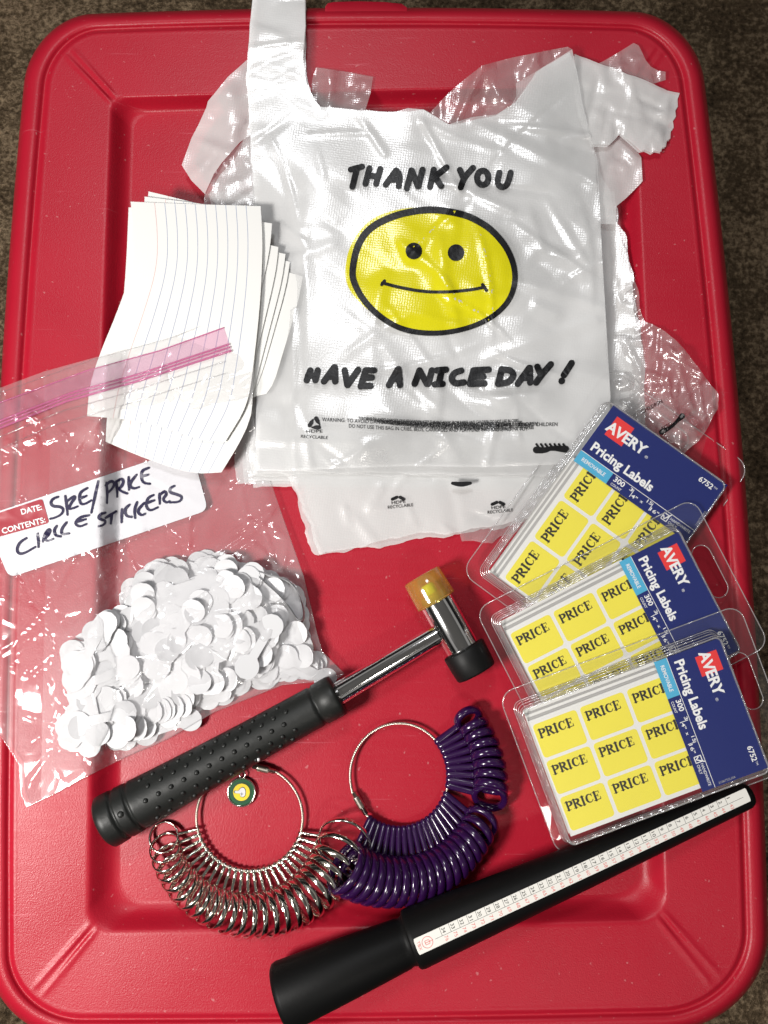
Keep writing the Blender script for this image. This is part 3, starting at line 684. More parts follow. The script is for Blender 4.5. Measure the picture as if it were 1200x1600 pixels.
# ------------------------------------------------------------------ index cards
def coons(top, right, bottom, left, zf, nu=16, nv=26):
    """grid of picture points between four edge polylines (top,bottom left to right; left,right top to bottom)"""
    def at(poly, t):
        pts = [Vector(p) for p in poly]; L_ = [0]
        for i in range(1, len(pts)): L_.append(L_[-1]+(pts[i]-pts[i-1]).length)
        d = t*L_[-1]
        for i in range(1, len(pts)):
            if d <= L_[i]+1e-6: return pts[i-1].lerp(pts[i], (d-L_[i-1])/max(1e-6, L_[i]-L_[i-1]))
        return pts[-1]
    rows_ = []
    for j in range(nv+1):
        v = j/nv; r_ = []
        for i in range(nu+1):
            u = i/nu
            p = at(top, u)*(1-v)+at(bottom, u)*v+at(left, v)*(1-u)+at(right, v)*u
            p -= (Vector(top[0])*(1-u)*(1-v)+Vector(top[-1])*u*(1-v)+Vector(bottom[0])*(1-u)*v+Vector(bottom[-1])*u*v)
            r_.append((p.x, p.y, zf(u, v)))
        rows_.append(r_)
    return rows_
def sm(poly): return [tuple(p) for p in chaikin(poly, 2, False)]
def card(top, right, bottom, left, zf, label, thick=.28, nu=16, nv=26):
    g = coons(sm(top), sm(right), sm(bottom), sm(left), zf, nu, nv)
    mb = MB(); uv = []
    up_ = [[P(x, y, z*MM) for x, y, z in r] for r in g]
    dn_ = [[p-Vector((0, 0, thick*MM)) for p in r] for r in up_]
    mb.grid([r[::-1] for r in up_]); uv += [(1-i/nu, j/nv) for j in range(nv+1) for i in range(nu+1)]
    mb.grid(dn_); uv += [(.02, .5)]*((nu+1)*(nv+1))
    ring = [(0, i) for i in range(nu+1)]+[(j, nu) for j in range(1, nv+1)]+[(nv, i) for i in range(nu-1, -1, -1)]+[(j, 0) for j in range(nv-1, 0, -1)]
    a = [up_[j][i] for j, i in ring]; b_ = [dn_[j][i] for j, i in ring]; k = len(ring)
    mb.add(a+b_, [(i, k+i, k+(i+1) % k, (i+1) % k) for i in range(k)], 1, False); uv += [(.02, .5)]*(2*k)
    mb.uv = uv
    c = up_[nv//2][nu//2]
    o = mb.build('index_card', [M['card'], M['card_edge']], origin=c-Vector((0, 0, thick*MM)))
    tag(o, label, 'index card', 'lined index cards fanned on the lid')
    return o
top_card = dict(top=[(204, 315), (300, 319), (407, 322)], right=[(407, 322), (410, 362), (410, 405), (406, 480), (396, 572), (387, 634), (352, 690)],
                bottom=[(136, 650), (200, 655), (260, 668), (310, 688), (352, 690)], left=[(204, 315), (209, 363), (208, 417), (183, 488), (158, 547), (140, 600), (136, 650)])
card(zf=lambda u, v: 20.0+3.0*math.sin(v*3.14)*(.4+.6*u)-6*v, label='topmost ruled index card, its whole lined face showing beside the bags', **top_card)
# the cards beneath, fanned to the right about their lower end
fan = [((191, 312), (425, 349), 'lined card second in the fan, a sliver right of the topmost card'), ((205, 330), (435, 386), 'lined card third in the fan, stepping right below the second'),
       ((212, 340), (446, 397), 'lined card in the middle of the fan right of the topmost card'), ((220, 350), (453, 409), 'lined card one above the lowest in the fan by the bags'), ((240, 362), (473, 432), 'lowest card of the fan, resting farthest over the frosted bag edge')]
for i, (tl, tr_, lb) in enumerate(fan):
    z0 = 18.6-0.9*i
    dx = tr_[0]-407; dy = tr_[1]-322
    bot_r = (346-2*i, 738-8*i); 
    right = [tr_, (tr_[0]-3-i, tr_[1]+40), (tr_[0]-18-2.5*i, tr_[1]+110), (tr_[0]-36-4*i, tr_[1]+190), (398-3*i, 640-6*i), (376-2*i, 690-4*i), bot_r]
    left = [(tl[0]+10, tl[1]+12), (tl[0]+6, 420), (190+i*4, 500), (170+i*3, 600), (165+8*i, 690)]
    bottom = [(165+8*i, 690), (225+6*i, 716), (300, 741-3*i), bot_r]
    top_ = [(tl[0]+10, tl[1]+12), ((tl[0]+tr_[0])/2+5, (tl[1]+tr_[1])/2+2), tr_]
    card(top_, right, bottom, left, (lambda u, v, z0=z0: z0+1.5*math.sin(v*3.14)*u-9*v*(.35+.65*v)), lb, nu=12, nv=20)
for tl, tr_, lb, dz in (((232, 299), (400, 340), 'lined card tilted clockwise, corner poking out highest behind the topmost card', 17.2), ((226, 307), (404, 330), 'lined card just behind the topmost card, thin strip above its upper edge', 18.9)):
    card([tl, ((tl[0]+tr_[0])/2, (tl[1]+tr_[1])/2), tr_], [tr_, (402, 420), (396, 520), (370, 660)], [(150, 640), (250, 665), (370, 660)], [tl, (222, 420), (190, 520), (150, 640)],
         (lambda u, v, dz=dz: dz+1.0*math.sin(v*3.14)-7*v), lb, nu=10, nv=16)

# ------------------------------------------------------------------ stickers in the zip bag
PILE = [(195, 905), (240, 880), (330, 862), (385, 880), (430, 900), (470, 925), (482, 985), (500, 1020), (520, 1052), (440, 1062), (300, 1112), (190, 1172), (130, 1180), (85, 1155), (108, 1100), (98, 1040), (100, 1010), (150, 965), (190, 940)]
def heap(x, y):
    if not inside((x, y), PILE): return 0.0
    d = polydist((x, y), PILE); return min(1, d/95.0)**.6*11.5
def lidz(x, y):
    ex = 174-.0284*(y-152)
    return 10.6*max(0, min(1, (ex+30-x)/28.0))
def sticker_mesh(name, bend=0.0, loop=False, printed=False):
    r, L_, w, th = 6.1, 23.5, 2.3, .2
    def hw(x):
        a = abs(x)-L_/2
        d = math.sqrt(max(0, r*r-a*a)) if abs(a) < r else 0
        return max(d, w if abs(x) < L_/2 else 0)
    xs = [(-L_/2-r)+(L_+2*r)*(.5-.5*math.cos(math.pi*i/36)) if False else (-L_/2-r)+(L_+2*r)*i/44 for i in range(45)]
    k = bend/(L_+2*r)
    def fold(x, y):
        if abs(k) < 1e-6: return Vector((x, y, 0))
        return Vector((math.sin(k*x)/k, y, (1-math.cos(k*x))/k))
    mb = MB(); up = []; dn = []
    for x in xs:
        h = max(hw(x), .05)
        up.append([fold(x, -h), fold(x, 0), fold(x, h)]); dn.append([fold(x, -h)-Vector((0, 0, th)), fold(x, 0)-Vector((0, 0, th)), fold(x, h)-Vector((0, 0, th))])
    mb.grid([list(c) for c in zip(*up)][::1], 0, True); mb.grid([list(c) for c in zip(*dn)][::-1], 0, True)
    for s_ in (0, 2):
        mb.grid([[c[s_] for c in up], [c[s_] for c in dn]], 0, False)
    if printed:
        for q in range(5): mb.add([(7+q*1.6, -3, .05), (7.7+q*1.6, -3, .05), (7.7+q*1.6, 3-q % 2, .05), (7+q*1.6, 3-q % 2, .05)], [(0, 1, 2, 3)], 1, False)
    for v in mb.v: v *= MM
    me = mb.build(name, [M['sticker'], M['sticker_print']])
    d = me.data; bpy.data.objects.remove(me); return d
SM = [sticker_mesh('price_sticker'), sticker_mesh('price_sticker', .9), sticker_mesh('price_sticker', -.7)]
SMP = sticker_mesh('price_sticker', .2, printed=True)
sg = 'white round-ended stickers heaped in the zip bag'
slab = 'white dumbbell-shaped paper sticker loose in the heap inside the zip bag'
rs = random.Random(11); cnt = 0; NST = 285
xs0, xs1, ys0, ys1 = 80, 520, 860, 1185
def put_sticker(x, y, z, rz, tx, ty, mesh, label=slab, group=sg):
    o = bpy.data.objects.new('price_sticker', mesh); COL.objects.link(o)
    o.location = P(x, y, z*MM)
    o.rotation_euler = (Matrix.Rotation(rz, 3, 'Z') @ Matrix.Rotation(ty, 3, 'Y') @ Matrix.Rotation(tx, 3, 'X')).to_euler()
    return tag(o, label, 'sticker', group)
def fits(x, y, rz):
    for q in (36, -36):
        e_ = (x+q*math.cos(rz), y-q*math.sin(rz))
        if not inside(e_, PILE) or polydist(e_, PILE) < 11: return False
    return True
bulk = MB()
gy = ys0
while gy < ys1:
    gx = xs0
    while gx < xs1:
        for q in range(2):
            x, y = gx+rs.uniform(-9, 9), gy+rs.uniform(-9, 9)
            if not (inside((x, y), PILE) and polydist((x, y), PILE) > 8): continue
            c_ = [R(a_+rs.uniform(-15, 15)) for a_ in (25, 60, 0, 95, 130, 160)]; rs.shuffle(c_)
            for rz in c_:
                if fits(x, y, rz):
                    m4 = Matrix.Translation(P(x, y, (1.0+lidz(x, y)+heap(x, y)*(.12+.3*q)+rs.uniform(0, 1.2))*MM)) @ Matrix.Rotation(rz, 4, 'Z') @ Matrix.Rotation(rs.uniform(-.12, .12), 4, 'X') @ Matrix.Rotation(rs.uniform(-.06, .06), 4, 'Y')
                    bulk.add([m4 @ v.co for v in SM[0].vertices], [tuple(p.vertices) for p in SM[0].polygons], 0, True); break
        gx += 22
    gy += 22
bo = bulk.build('price_stickers', M['sticker']); tag(bo, 'buried bulk of the white sticker heap inside the zip bag', 'stickers', kind='stuff')
while cnt < NST:
    x, y = rs.uniform(xs0, xs1), rs.uniform(ys0, ys1)
    if not inside((x, y), PILE) or polydist((x, y), PILE) < 13: continue
    frac = cnt/NST
    rz = R(rs.choice((20, 25, 30, 15, 70, 100, -10, 35, 160)) + rs.uniform(-22, 22)); n_ = rs.randint(5, 14); dirx = rs.uniform(-.4, 1); sp_ = rs.uniform(5, 9)
    an = rz+R(90)*rs.choice((-1, 1)) if rs.random() < .45 else rz
    tx = rs.uniform(-.10, .10); ty = rs.uniform(-.07, .07)
    for k in range(n_):
        xx = x+math.cos(an)*sp_*k; yy = y-math.sin(an)*sp_*k
        e1 = (xx+40*math.cos(rz), yy-40*math.sin(rz)); e2 = (xx-40*math.cos(rz), yy+40*math.sin(rz))
        if not inside((xx, yy), PILE) or not fits(xx, yy, rz): break
        z = 1.6+lidz(xx, yy)+heap(xx, yy)*(.5+.5*frac)+.2*k
        put_sticker(xx, yy, z, rz+rs.uniform(-.06, .06), tx+rs.uniform(-.03, .03), ty, SM[0] if rs.random() < .7 else rs.choice(SM[1:]))
        cnt += 1
        if cnt >= NST: break
# a few that stand out
put_sticker(262, 1136, 6, R(18), .25, 0, SM[0], 'white sticker with long strap lying along the lower edge of the heap', sg)
put_sticker(165, 1148, 5, R(12), .1, .1, SM[1], 'white sticker at the lower left tip of the heap near the bag corner', sg)
put_sticker(405, 1010, 15.5, R(60), .1, .05, SMP, 'white sticker with faint pink printing on the right of the heap', sg)
put_sticker(478, 1045, 7, R(-30), .2, .2, SM[2], 'white sticker bent over at the lower right tip of the heap', sg)
# two looped ones standing on edge at the right of the heap
def loop_mesh():
    mb = MB(); path = [(402, 896), (420, 902), (440, 906), (458, 915), (470, 935), (476, 960), (474, 974), (466, 972), (455, 955), (440, 936), (420, 918), (405, 905)]
    pts = chaikin(path, 2, False)
    n_ = len(pts); lo = []; hi = []
    for i, p in enumerate(pts):
        t_ = i/(n_-1); h = 4.5 if (.25 < t_ < .42 or .62 < t_ < .82) else 2.6
        lo.append(P(p.x, p.y, (9-h)*MM)); hi.append(P(p.x-2, p.y-4, (9+h)*MM))
    mb.grid([lo, hi]); mb.grid([[v+Vector((.0003, .0003, 0)) for v in hi], [v+Vector((.0003, .0003, 0)) for v in lo]])
    return mb
o = loop_mesh().build('price_sticker', M['sticker'], origin=P(440, 930, .004)); tag(o, 'white sticker strap curled into an open loop on edge, right of the heap', 'sticker', sg)

# ------------------------------------------------------------------ zip bag
zipr = thing('zip_bag', P(240, 880, .0005), 'clear zip bag with pink zipper and handwritten SIZE/PRICE CIRCLE STICKERS label', 'zip bag')
ZB = [(-46, 616), (0, 606), (70, 580), (154, 557), (261, 531), (330, 505), (373, 485), (387, 517), (397, 564), (393, 640), (402, 690), (429, 772), (456, 849), (474, 900), (495, 990), (503, 1018), (538, 1053), (524, 1062), (441, 1070), (335, 1112), (261, 1155), (191, 1185), (139, 1211), (83, 1241), (42, 1261), (33, 1240), (30, 1195), (0, 1147), (-46, 1096)]
CRZ = Creases(501, (-40, 560, 540, 1260), 430, (30, 190), (.3, 1.3), (3, 15), (-20, -35, 25, 60, 95, -60))
def zzip(x, y):
    h = heap(x, y)
    d = polydist((x, y), PILE) if h == 0 else 0
    z = 3.4+(h+2.6 if h > 0 else 3.5*math.exp(-d/40.0))
    z += 15.0*max(0, min(1, (700-y)/90.0))*max(0, min(1, (x-70)/100.0))          # lies over the cards
    z += lidz(x, y)                     # climbs the edge of the recess
    k = max(0, min(1, (polydist((x, y), ZB)-2)/14))
    w = 1.6*nz(x, y, 60, 2.5)+CRZ(x, y)
    lab_ = inside((x, y), [(-22, 805), (298, 698), (325, 797), (14, 903)])
    z += w*k*(.25 if lab_ else 1.0)
    return z
film_mb(ZB, zzip, 4, 0, 101).build('pouch', M['zip'], zipr)
film_mb([(240+(x-240)*.995, 880+(y-880)*.995) for x, y in ZB], lambda x, y: .7+15*max(0, min(1, (700-y)/90.0))*max(0, min(1, (x-70)/100.0))+lidz(x, y), 14, 0, 102).build('pouch_back', M['zip_low'], zipr)
def zz(dz): return lambda x, y: P(x, y, (zzip(x, y)+dz)*MM)
zt = [(-46, 640), (0, 628), (137, 578), (250, 547), (350, 511)]; zb_ = [(-46, 684), (0, 670), (104, 628), (208, 599), (362, 549)]
film_mb(zt+zb_[::-1], lambda x, y: zzip(x, y)+.8, 6, 0, 103).build('zipper', M['zip_pink'], zipr)
mb = MB()
def zpath(f, step=5):
    a = [Vector(p) for p in zt]; b_ = [Vector(p) for p in zb_]
    return resample([tuple(a[i].lerp(b_[i], f)) for i in range(5)], step, False)
for f, r_ in ((.02, .35), (.70, .55), (.82, .5), (.97, .6)):
    mb.tube([P(p.x, p.y, (14.2 + 0*p.x + (zzip(p.x, p.y)-14.2)*.9+1.4)*MM) for p in chaikin(zpath(f, 9), 1, False)], r_*MM, 6)
mb.build('zip_track', M['zip_line'], zipr)
mb = MB()
for f, r_ in ((-.35, .25), (1.3, .35), (1.75, .3)):
    pp = [p for p in chaikin(zpath(f, 9), 1, False) if p.x < 352]
    mb.tube([P(p.x, p.y, (zzip(p.x, p.y)+.5)*MM) for p in pp], r_*MM, 6)
mb.build('moulded_ribs', M['zip_clear_line'], zipr)
# seams
mb = MB()
for pa in ([(373, 485), (387, 517), (397, 564), (393, 640), (402, 690), (429, 772), (456, 849), (474, 900), (495, 990), (503, 1018), (538, 1053)], [(538, 1053), (524, 1062), (441, 1070), (335, 1112), (261, 1155), (191, 1185), (139, 1211), (83, 1241), (42, 1261), (33, 1240), (30, 1195), (0, 1147)]):
    pp = resample(pa, 8, False)
    mb.tube([P(p.x, p.y, (zzip(p.x, p.y)+.1)*MM) for p in pp], .28*MM, 6)
mb.build('side_seam', M['zip_clear_line'], zipr)
# white write-on panel
def rrect(c, rad, n=6):
    c = [Vector(p) for p in c]; out = []
    for i in range(4):
        p = c[i]; a = (c[i-1]-p).normalized(); b_ = (c[(i+1) % 4]-p).normalized()
        for k in range(n+1):
            t_ = k/n; q0 = p+a*rad*(1-t_)**2; out.append(tuple(p+a*rad*(1-t_)**2+b_*rad*t_**2))
    return out
pan = rrect([(-26, 807), (298, 698), (325, 797), (14, 903)], 14)
pt = film_mb(pan, lambda x, y: zzip(x, y)+.3, 6, 0, 104); 
panel = pt.build('write_on_panel', M['patch'], zipr)
mb = MB()
win = rrect([(-16, 806), (66, 779), (77, 817), (-6, 840)], 5)
film_mb(win, lambda x, y: zzip(x, y)+.55, 5, 0, 105, 0, mb)
put_text(mb, 'DATE:', 34, 804, 33, 9, zz(.8), .02, -14, 0, 1)
put_text(mb, 'CONTENTS:', 4, 834, 70, 9, zz(.8), .02, -15, 0, 1)
mb.build('printed_window', [M['patch_red'], M['white']], panel)
HW = [[(330, 350), (300, 360), (285, 385), (300, 405), (340, 405), (362, 420), (350, 450), (310, 470), (285, 475)], [(370, 345), (378, 400), (383, 452)], [(380, 375), (420, 345), (427, 355), (400, 390), (388, 420), (412, 416), (440, 405)],
      [(495, 300), (458, 322), (450, 345), (452, 375), (460, 392), (482, 392), (518, 370)], [(452, 360), (490, 345)], [(557, 262), (540, 340), (518, 440)], [(605, 270), (610, 330), (608, 385)], [(600, 285), (630, 258), (652, 270), (642, 300), (612, 328)],
      [(660, 262), (666, 310), (666, 350)], [(660, 265), (690, 245), (702, 262), (692, 290), (672, 306), (700, 325), (722, 331)], [(730, 238), (732, 310)], [(775, 225), (745, 260), (735, 290), (760, 305), (788, 295)],
      [(845, 185), (805, 200), (800, 235), (812, 272), (852, 276)], [(803, 235), (840, 225)],
      [(150, 585), (115, 605), (95, 640), (100, 670), (130, 676), (200, 635)], [(212, 560), (218, 600), (218, 635)], [(243, 605), (250, 570), (275, 532), (286, 542), (268, 575), (250, 593), (275, 602), (300, 590)], [(322, 515), (305, 540), (315, 572), (345, 575)],
      [(378, 495), (350, 530), (347, 565), (392, 558)], [(505, 455), (455, 465), (422, 500), (450, 522), (490, 505)], [(435, 492), (485, 478)], [(600, 440), (570, 447), (556, 470), (578, 480), (603, 487), (590, 510), (560, 518)], [(600, 470), (660, 432)], [(636, 448), (630, 502)],
      [(692, 420), (690, 495)], [(735, 395), (706, 420), (715, 460), (748, 465)], [(778, 380), (762, 425), (767, 470)], [(818, 385), (777, 430), (800, 457), (822, 447)], [(872, 340), (840, 355), (826, 400), (850, 432), (896, 410)], [(835, 385), (876, 370)],
      [(905, 332), (907, 390)], [(905, 342), (935, 315), (947, 335), (922, 365), (945, 385), (962, 375)], [(990, 288), (965, 300), (962, 325), (1000, 335), (1037, 350), (1020, 380), (965, 382)]]
mb = MB()
rs = random.Random(5)
strokes(mb, HW, 0, 680, 3.636, lambda t: 3.5+1.2*math.sin(3.14*min(1, t*1.3)), zz, dz0=.6)
mb.build('handwriting', M['pen'], panel)

# ------------------------------------------------------------------ pricing label packs
G_PRICE = {'P': ([[(.2, 0), (.2, 1)], [(.2, .95), (.48, .95), (.66, .86), (.69, .72), (.63, .57), (.45, .48), (.2, .48)], [(.0, .03), (.42, .03)], [(.0, .97), (.3, .97)]], [.19, 'b', .06, .06]),
           'R': ([[(.2, 0), (.2, 1)], [(.2, .95), (.48, .95), (.64, .87), (.67, .74), (.61, .60), (.45, .51), (.2, .51)], [(.42, .5), (.62, .2), (.76, .03)], [(.0, .03), (.4, .03)], [(.0, .97), (.3, .97)], [(.62, .03), (.9, .03)]], [.19, 'b', .18, .06, .06, .06]),
           'I': ([[(.2, 0), (.2, 1)], [(.0, .03), (.4, .03)], [(.0, .97), (.4, .97)]], [.2, .06, .06]),
           'C': ([[(.72, .72), (.62, .92), (.42, .97), (.2, .86), (.1, .5), (.2, .14), (.44, .03), (.62, .08), (.75, .26)], [(.73, .98), (.72, .66)]], ['c', .05]),
           'E': ([[(.2, 0), (.2, 1)], [(.0, .96), (.68, .96)], [(.2, .52), (.5, .52)], [(.0, .04), (.7, .04)], [(.67, .98), (.69, .74)], [(.50, .66), (.50, .38)], [(.71, .28), (.69, .02)]], [.19, .07, .07, .07, .05, .05, .05])}
ADV = {'P': .80, 'R': .94, 'I': .50, 'C': .88, 'E': .80}
def price_word():
    out = []; x = 0
    for ch in 'PRICE':
        sets, ws = G_PRICE[ch]
        for st, w in zip(sets, ws):
            if w == 'b': wf = lambda t: .09+.19*math.sin(3.14159*t)**2
            elif w == 'c': wf = lambda t: .07+.17*math.exp(-((t-.48)/.2)**2)
            else: wf = w*1.18
            vs, fs = ribbon([(x+a, b_) for a, b_ in st], wf, 2 if len(st) > 2 else 0, .09)
            out.append((vs, fs))
        x += ADV[ch]
    return out, x-.08
PRICE, PW = price_word()
def rr2(u0, v0, u1, v1, r_, n_=4):
    out = []
    for cx, cy, a0 in ((u1-r_, v1-r_, 0), (u0+r_, v1-r_, 90), (u0+r_, v0+r_, 180), (u1-r_, v0+r_, 270)):
        for i in range(n_+1): out.append((cx+r_*math.cos(R(a0+90*i/n_)), cy+r_*math.sin(R(a0+90*i/n_))))
    return out
def pack(tl, hr, zt, tilt_u, tilt_v, hv, label, sheet_h=63.5, nsheet=5, slide=1.3):
    """tl: picture point of the label sheet's corner; hr: picture point 110.5 mm along the reading direction; zt: height (mm) of the card there"""
    A = P(*tl, zt*MM); B = P(*hr, (zt+110.5*math.sin(tilt_u))*MM)
    sc = (B-A).length/110.5
    eu = (B-A).normalized()
    side = Vector((eu.y, -eu.x, 0)).normalized()            # towards the foot of the label
    ev = (side*math.cos(tilt_v)-Vector((0, 0, 1))*math.sin(tilt_v)); ev = (ev-eu*ev.dot(eu)).normalized()
    ew = (ev.cross(eu)).normalized()
    if ew.z < 0: ew = -ew
    def f(u, v, w=0): return A+(eu*u+ev*v+ew*w)*sc
    root = thing('label_pack', f(60, 30, -8), label, 'label pack', 'packs of yellow PRICE labels')
    rs = random.Random(int(tl[0]))
    # sheets under the top one, slid a little towards the upper edge
    mb = MB()
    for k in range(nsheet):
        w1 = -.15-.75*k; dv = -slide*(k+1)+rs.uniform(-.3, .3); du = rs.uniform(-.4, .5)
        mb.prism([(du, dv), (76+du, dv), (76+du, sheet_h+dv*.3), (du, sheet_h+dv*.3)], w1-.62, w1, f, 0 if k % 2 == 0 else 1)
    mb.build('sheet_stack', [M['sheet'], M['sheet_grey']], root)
    # top sheet of labels
    mb = MB(); mb.prism([(0, 0), (76, 0), (76, sheet_h), (0, sheet_h)], -.12, 0, f, 0)
    for r_ in range(3):
        for c in range(3):
            u0 = 1.4+26.6*c; v0 = 1.4+20.5*r_
            pl = rr2(u0, v0, min(u0+24.6, 75.5), v0+18.7, 1.9)
            mb.prism(pl, .02, .06, f, 1)
            s_ = 19.0/PW; k = 0
            for vs, fs in PRICE:
                k += 1
                q = [(u0+1.7+a*s_, v0+7.9-b_*4.7) for a, b_ in vs]
                mb.add([f(a, b_, .09+.008*k) for a, b_ in q], fs, 2, False)
    mb.build('label_sheet', [M['sheet'], M['yellow'], M['ink']], root)
    # navy header card with its print; h0 is the card's top edge
    h0 = hv; H = 73.0; T = .9
    mb = MB()
    mb.prism([(80.4, h0), (110.8, h0), (110.8, h0+H), (80.4, h0+H)], .55, T, f, 0)
    mb.prism([(73.4, h0+20.9), (80.3, h0+20.9), (80.3, h0+H), (73.4, h0+H)], .55, T, f, 0)
    mb.prism([(73.4, h0), (80.3, h0), (80.3, h0+20.8), (73.4, h0+20.8)], .55, T, f, 1)
    def tx(body, u, v, width, h, bold=0.0, m=3, dw=.06):
        vs, fs, w = text2d(body, bold)
        mb.add([f(u+b_/.73*h, v+h0+7.5+a/w*width, T+dw) for a, b_ in vs], fs, m, False)
    def ln(u0, v0, u1, v1, m=3, dw=.04):
        mb.add([f(u0, v0+h0+7.5, T+dw), f(u1, v0+h0+7.5, T+dw), f(u1, v1+h0+7.5, T+dw), f(u0, v1+h0+7.5, T+dw)], [(0, 1, 2, 3)], m, False)
    ln(80.35, -7.4, 80.65, 65.4)
    ln(94.6, -2.4, 106.6, 8.6, 2, .05)
    tx('AVERY', 97.2, -4.0, 24.6, 5.9, .035, 3, .10)
    tx('®', 97.0, 21.5, 1.8, 1.5)
    tx('Pricing Labels', 83.6, -4.0, 38.5, 5.3, .032)
    tx('REMOVABLE', 75.8, -4.4, 14.6, 2.2, .012)
    tx('300', 77.0, 15.3, 6.4, 2.9, .022); tx('COUNT', 74.4, 15.3, 6.4, 1.5, .006)
    tx('3', 78.0, 25.0, 1.8, 1.9, .01); ln(75.0, 27.0, 79.6, 27.35); tx('4"', 75.4, 27.6, 3.6, 2.0, .01); tx('x', 76.0, 33.0, 1.7, 1.7, .012)
    tx('15', 78.0, 36.0, 3.0, 1.9, .01); ln(75.0, 39.2, 79.6, 39.55); tx('16"', 75.4, 39.8, 5.0, 2.0, .01)
    for q in ((75.3, 46.6, 75.8, 50.4), (78.9, 46.6, 79.4, 50.4), (75.3, 46.6, 79.4, 47.1), (75.3, 49.9, 79.4, 50.4)): ln(*q)
    vs, fs = ribbon([(77.6, 47.4), (76.2, 48.4), (80.0, 50.6)], .6, 0, .5); mb.add([f(a, b_+h0+7.5, T+.07) for a, b_ in vs], fs, 3, False)
    tx('HANDWRITE', 77.6, 51.2, 12.4, 1.6, .004); tx('ONLY', 75.4, 51.2, 5.2, 1.6, .004)
    tx('6752', 103.7, 51.4, 8.4, 3.0, .02); tx('TM', 105.2, 60.2, 2.0, 1.1)
    vs, fs, w = text2d('2106752USA', 0); mb.add([f(83+a/w*9.5, h0+72.0-b_*1.7, T+.05) for a, b_ in vs], fs, 4, False)
    mb.build('header_card', [M['navy'], M['cyan'], M['logo_red'], M['white'], M['sheet_grey']], root)
    # clear blister: flange with hang hole, stepped walls, top
    WF = -9.0
    fl_ = rr2(-9, -18, 130, 75, 8, 6)
    hole = [(119+5.6*math.cos(a_), (33 if math.sin(a_) > 0 else 13)+(-0)+8.0*math.sin(a_)*.75+h0+7.5-1) for a_ in [2*math.pi*i/28 for i in range(28)]]
    mb = MB()
    pts = [Vector(p) for p in fl_]+[Vector(p) for p in hole]; nf = len(fl_); nh = len(hole)
    rimp = rr2(-4.5, -11.5, 113.5, 70.5, 5, 6)
    nr = len(rimp); pts2 = pts+[Vector(p) for p in rimp]
    r_ = delaunay_2d_cdt(pts2, [(i, (i+1) % nf) for i in range(nf)]+[(nf+i, nf+(i+1) % nh) for i in range(nh)]+[(nf+nh+i, nf+nh+(i+1) % nr) for i in range(nr)], [], 0, 1e-5)
    vs = [tuple(v) for v in r_[0]]; fs = []
    for tr3 in r_[2]:
        c = (sum(vs[i][0] for i in tr3)/3, sum(vs[i][1] for i in tr3)/3)
        if inside(c, fl_) and not inside(c, hole) and not inside(c, rimp): fs.append(tuple(tr3))
    mb.add([f(a, b_, WF+.25*nz(a, b_, 22, tl[0])) for a, b_ in vs], fs, 0, False)
    prof = [(0, -9.0), (.3, -8.2), (1.1, -7.6), (1.3, -4.6), (1.9, -4.0), (2.1, -.6), (2.6, .9), (3.3, 1.6), (4.6, 1.9)]
    rws = []
    for ins, w in prof:
        q = rr2(-4.5+ins, -11.5+ins, 113.5-ins, 70.5-ins, max(1.0, 5-ins*.6), 6)
        rws.append([f(a, b_, w+.12*nz(a, b_, 5, 3+tl[0])) for a, b_ in q])
    mb.grid(rws, closed=True)
    mb.f.append(list(range(len(mb.v)-nr, len(mb.v)))); mb.m.append(0); mb.sm.append(False)
    bl = mb.build('blister', M['blister'], root)
    mb = MB()
    mb.tube([f(a, b_, WF) for a, b_ in resample(fl_, 5)], .32*MM, 6, closed=True)
    mb.tube([f(a, b_, WF) for a, b_ in hole], .28*MM, 6, closed=True)
    for ins, w, rr3 in ((.4, -8.1, .30), (1.25, -7.4, .26), (1.8, -4.2, .34), (2.2, .0, .3), (3.0, 1.3, .50)):
        q = resample(rr2(-4.5+ins, -11.5+ins, 113.5-ins, 70.5-ins, max(1.0, 5-ins*.6), 6), 2.0)
        mb.tube([f(a.x+.12*nz(a.x, a.y, 2.2, 1), a.y+.12*nz(a.x, a.y, 2.2, 5), w+.15*nz(a.x, a.y, 6, 9)) for a in q], [(rr3+.12*nz(a.x, a.y, 6, 4))*MM for a in q], 6, closed=True)
    mb.build('blister_edge', M['blister_edge'], bl)
    return root
# corner point of the sheet, point 110.5 mm along, height
pack((782, 904), (970, 642), 19, R(1), R(1.0), -5.0, 'clear pack of yellow PRICE labels farthest back, leaning on the plastic bags')
pack((791, 989), (1068, 847), 26, R(2), R(5.0), -6.5, 'clear pack of yellow PRICE labels in the middle, overlapped by the front pack')
pack((826, 1131), (1131, 1017), 32, R(2), R(6.0), -7.5, 'clear pack of yellow PRICE labels at the front, lying fully visible above the mandrel')

# ------------------------------------------------------------------ hammer
def lathe_ax(mb, A, B, prof, n=40, m=0):
    """prof: (distance along 0..1, radius in metres)"""
    ax = (B-A); t_ = ax.normalized(); x = t_.cross(Vector((0, 0, 1))).normalized(); y = x.cross(t_)
    rws = []
    for s_, r_ in prof:
        c = A+ax*s_; rws.append([c+(x*math.cos(2*math.pi*i/n)+y*math.sin(2*math.pi*i/n))*r_ for i in range(n)])
    mb.grid([r_[::-1] for r_ in rws][::1], m, True, True)
    return x, y
ham = thing('hammer', P(460, 1130, 0), 'small two-faced hammer with black rubber grip, chrome head and amber cap', 'hammer')
hz = .0125
gb, ge = P(162, 1286, .0140), P(528, 1085, hz)
mb = MB()
gr = lambda s_: (13.3-3.0*s_-0.9*math.sin(s_*3.14))*MM
prof = [(-.0, .2*MM), (0, 9*MM), (.002, 11.5*MM), (.012, gr(0)-.3*MM), (.03, gr(.03))]
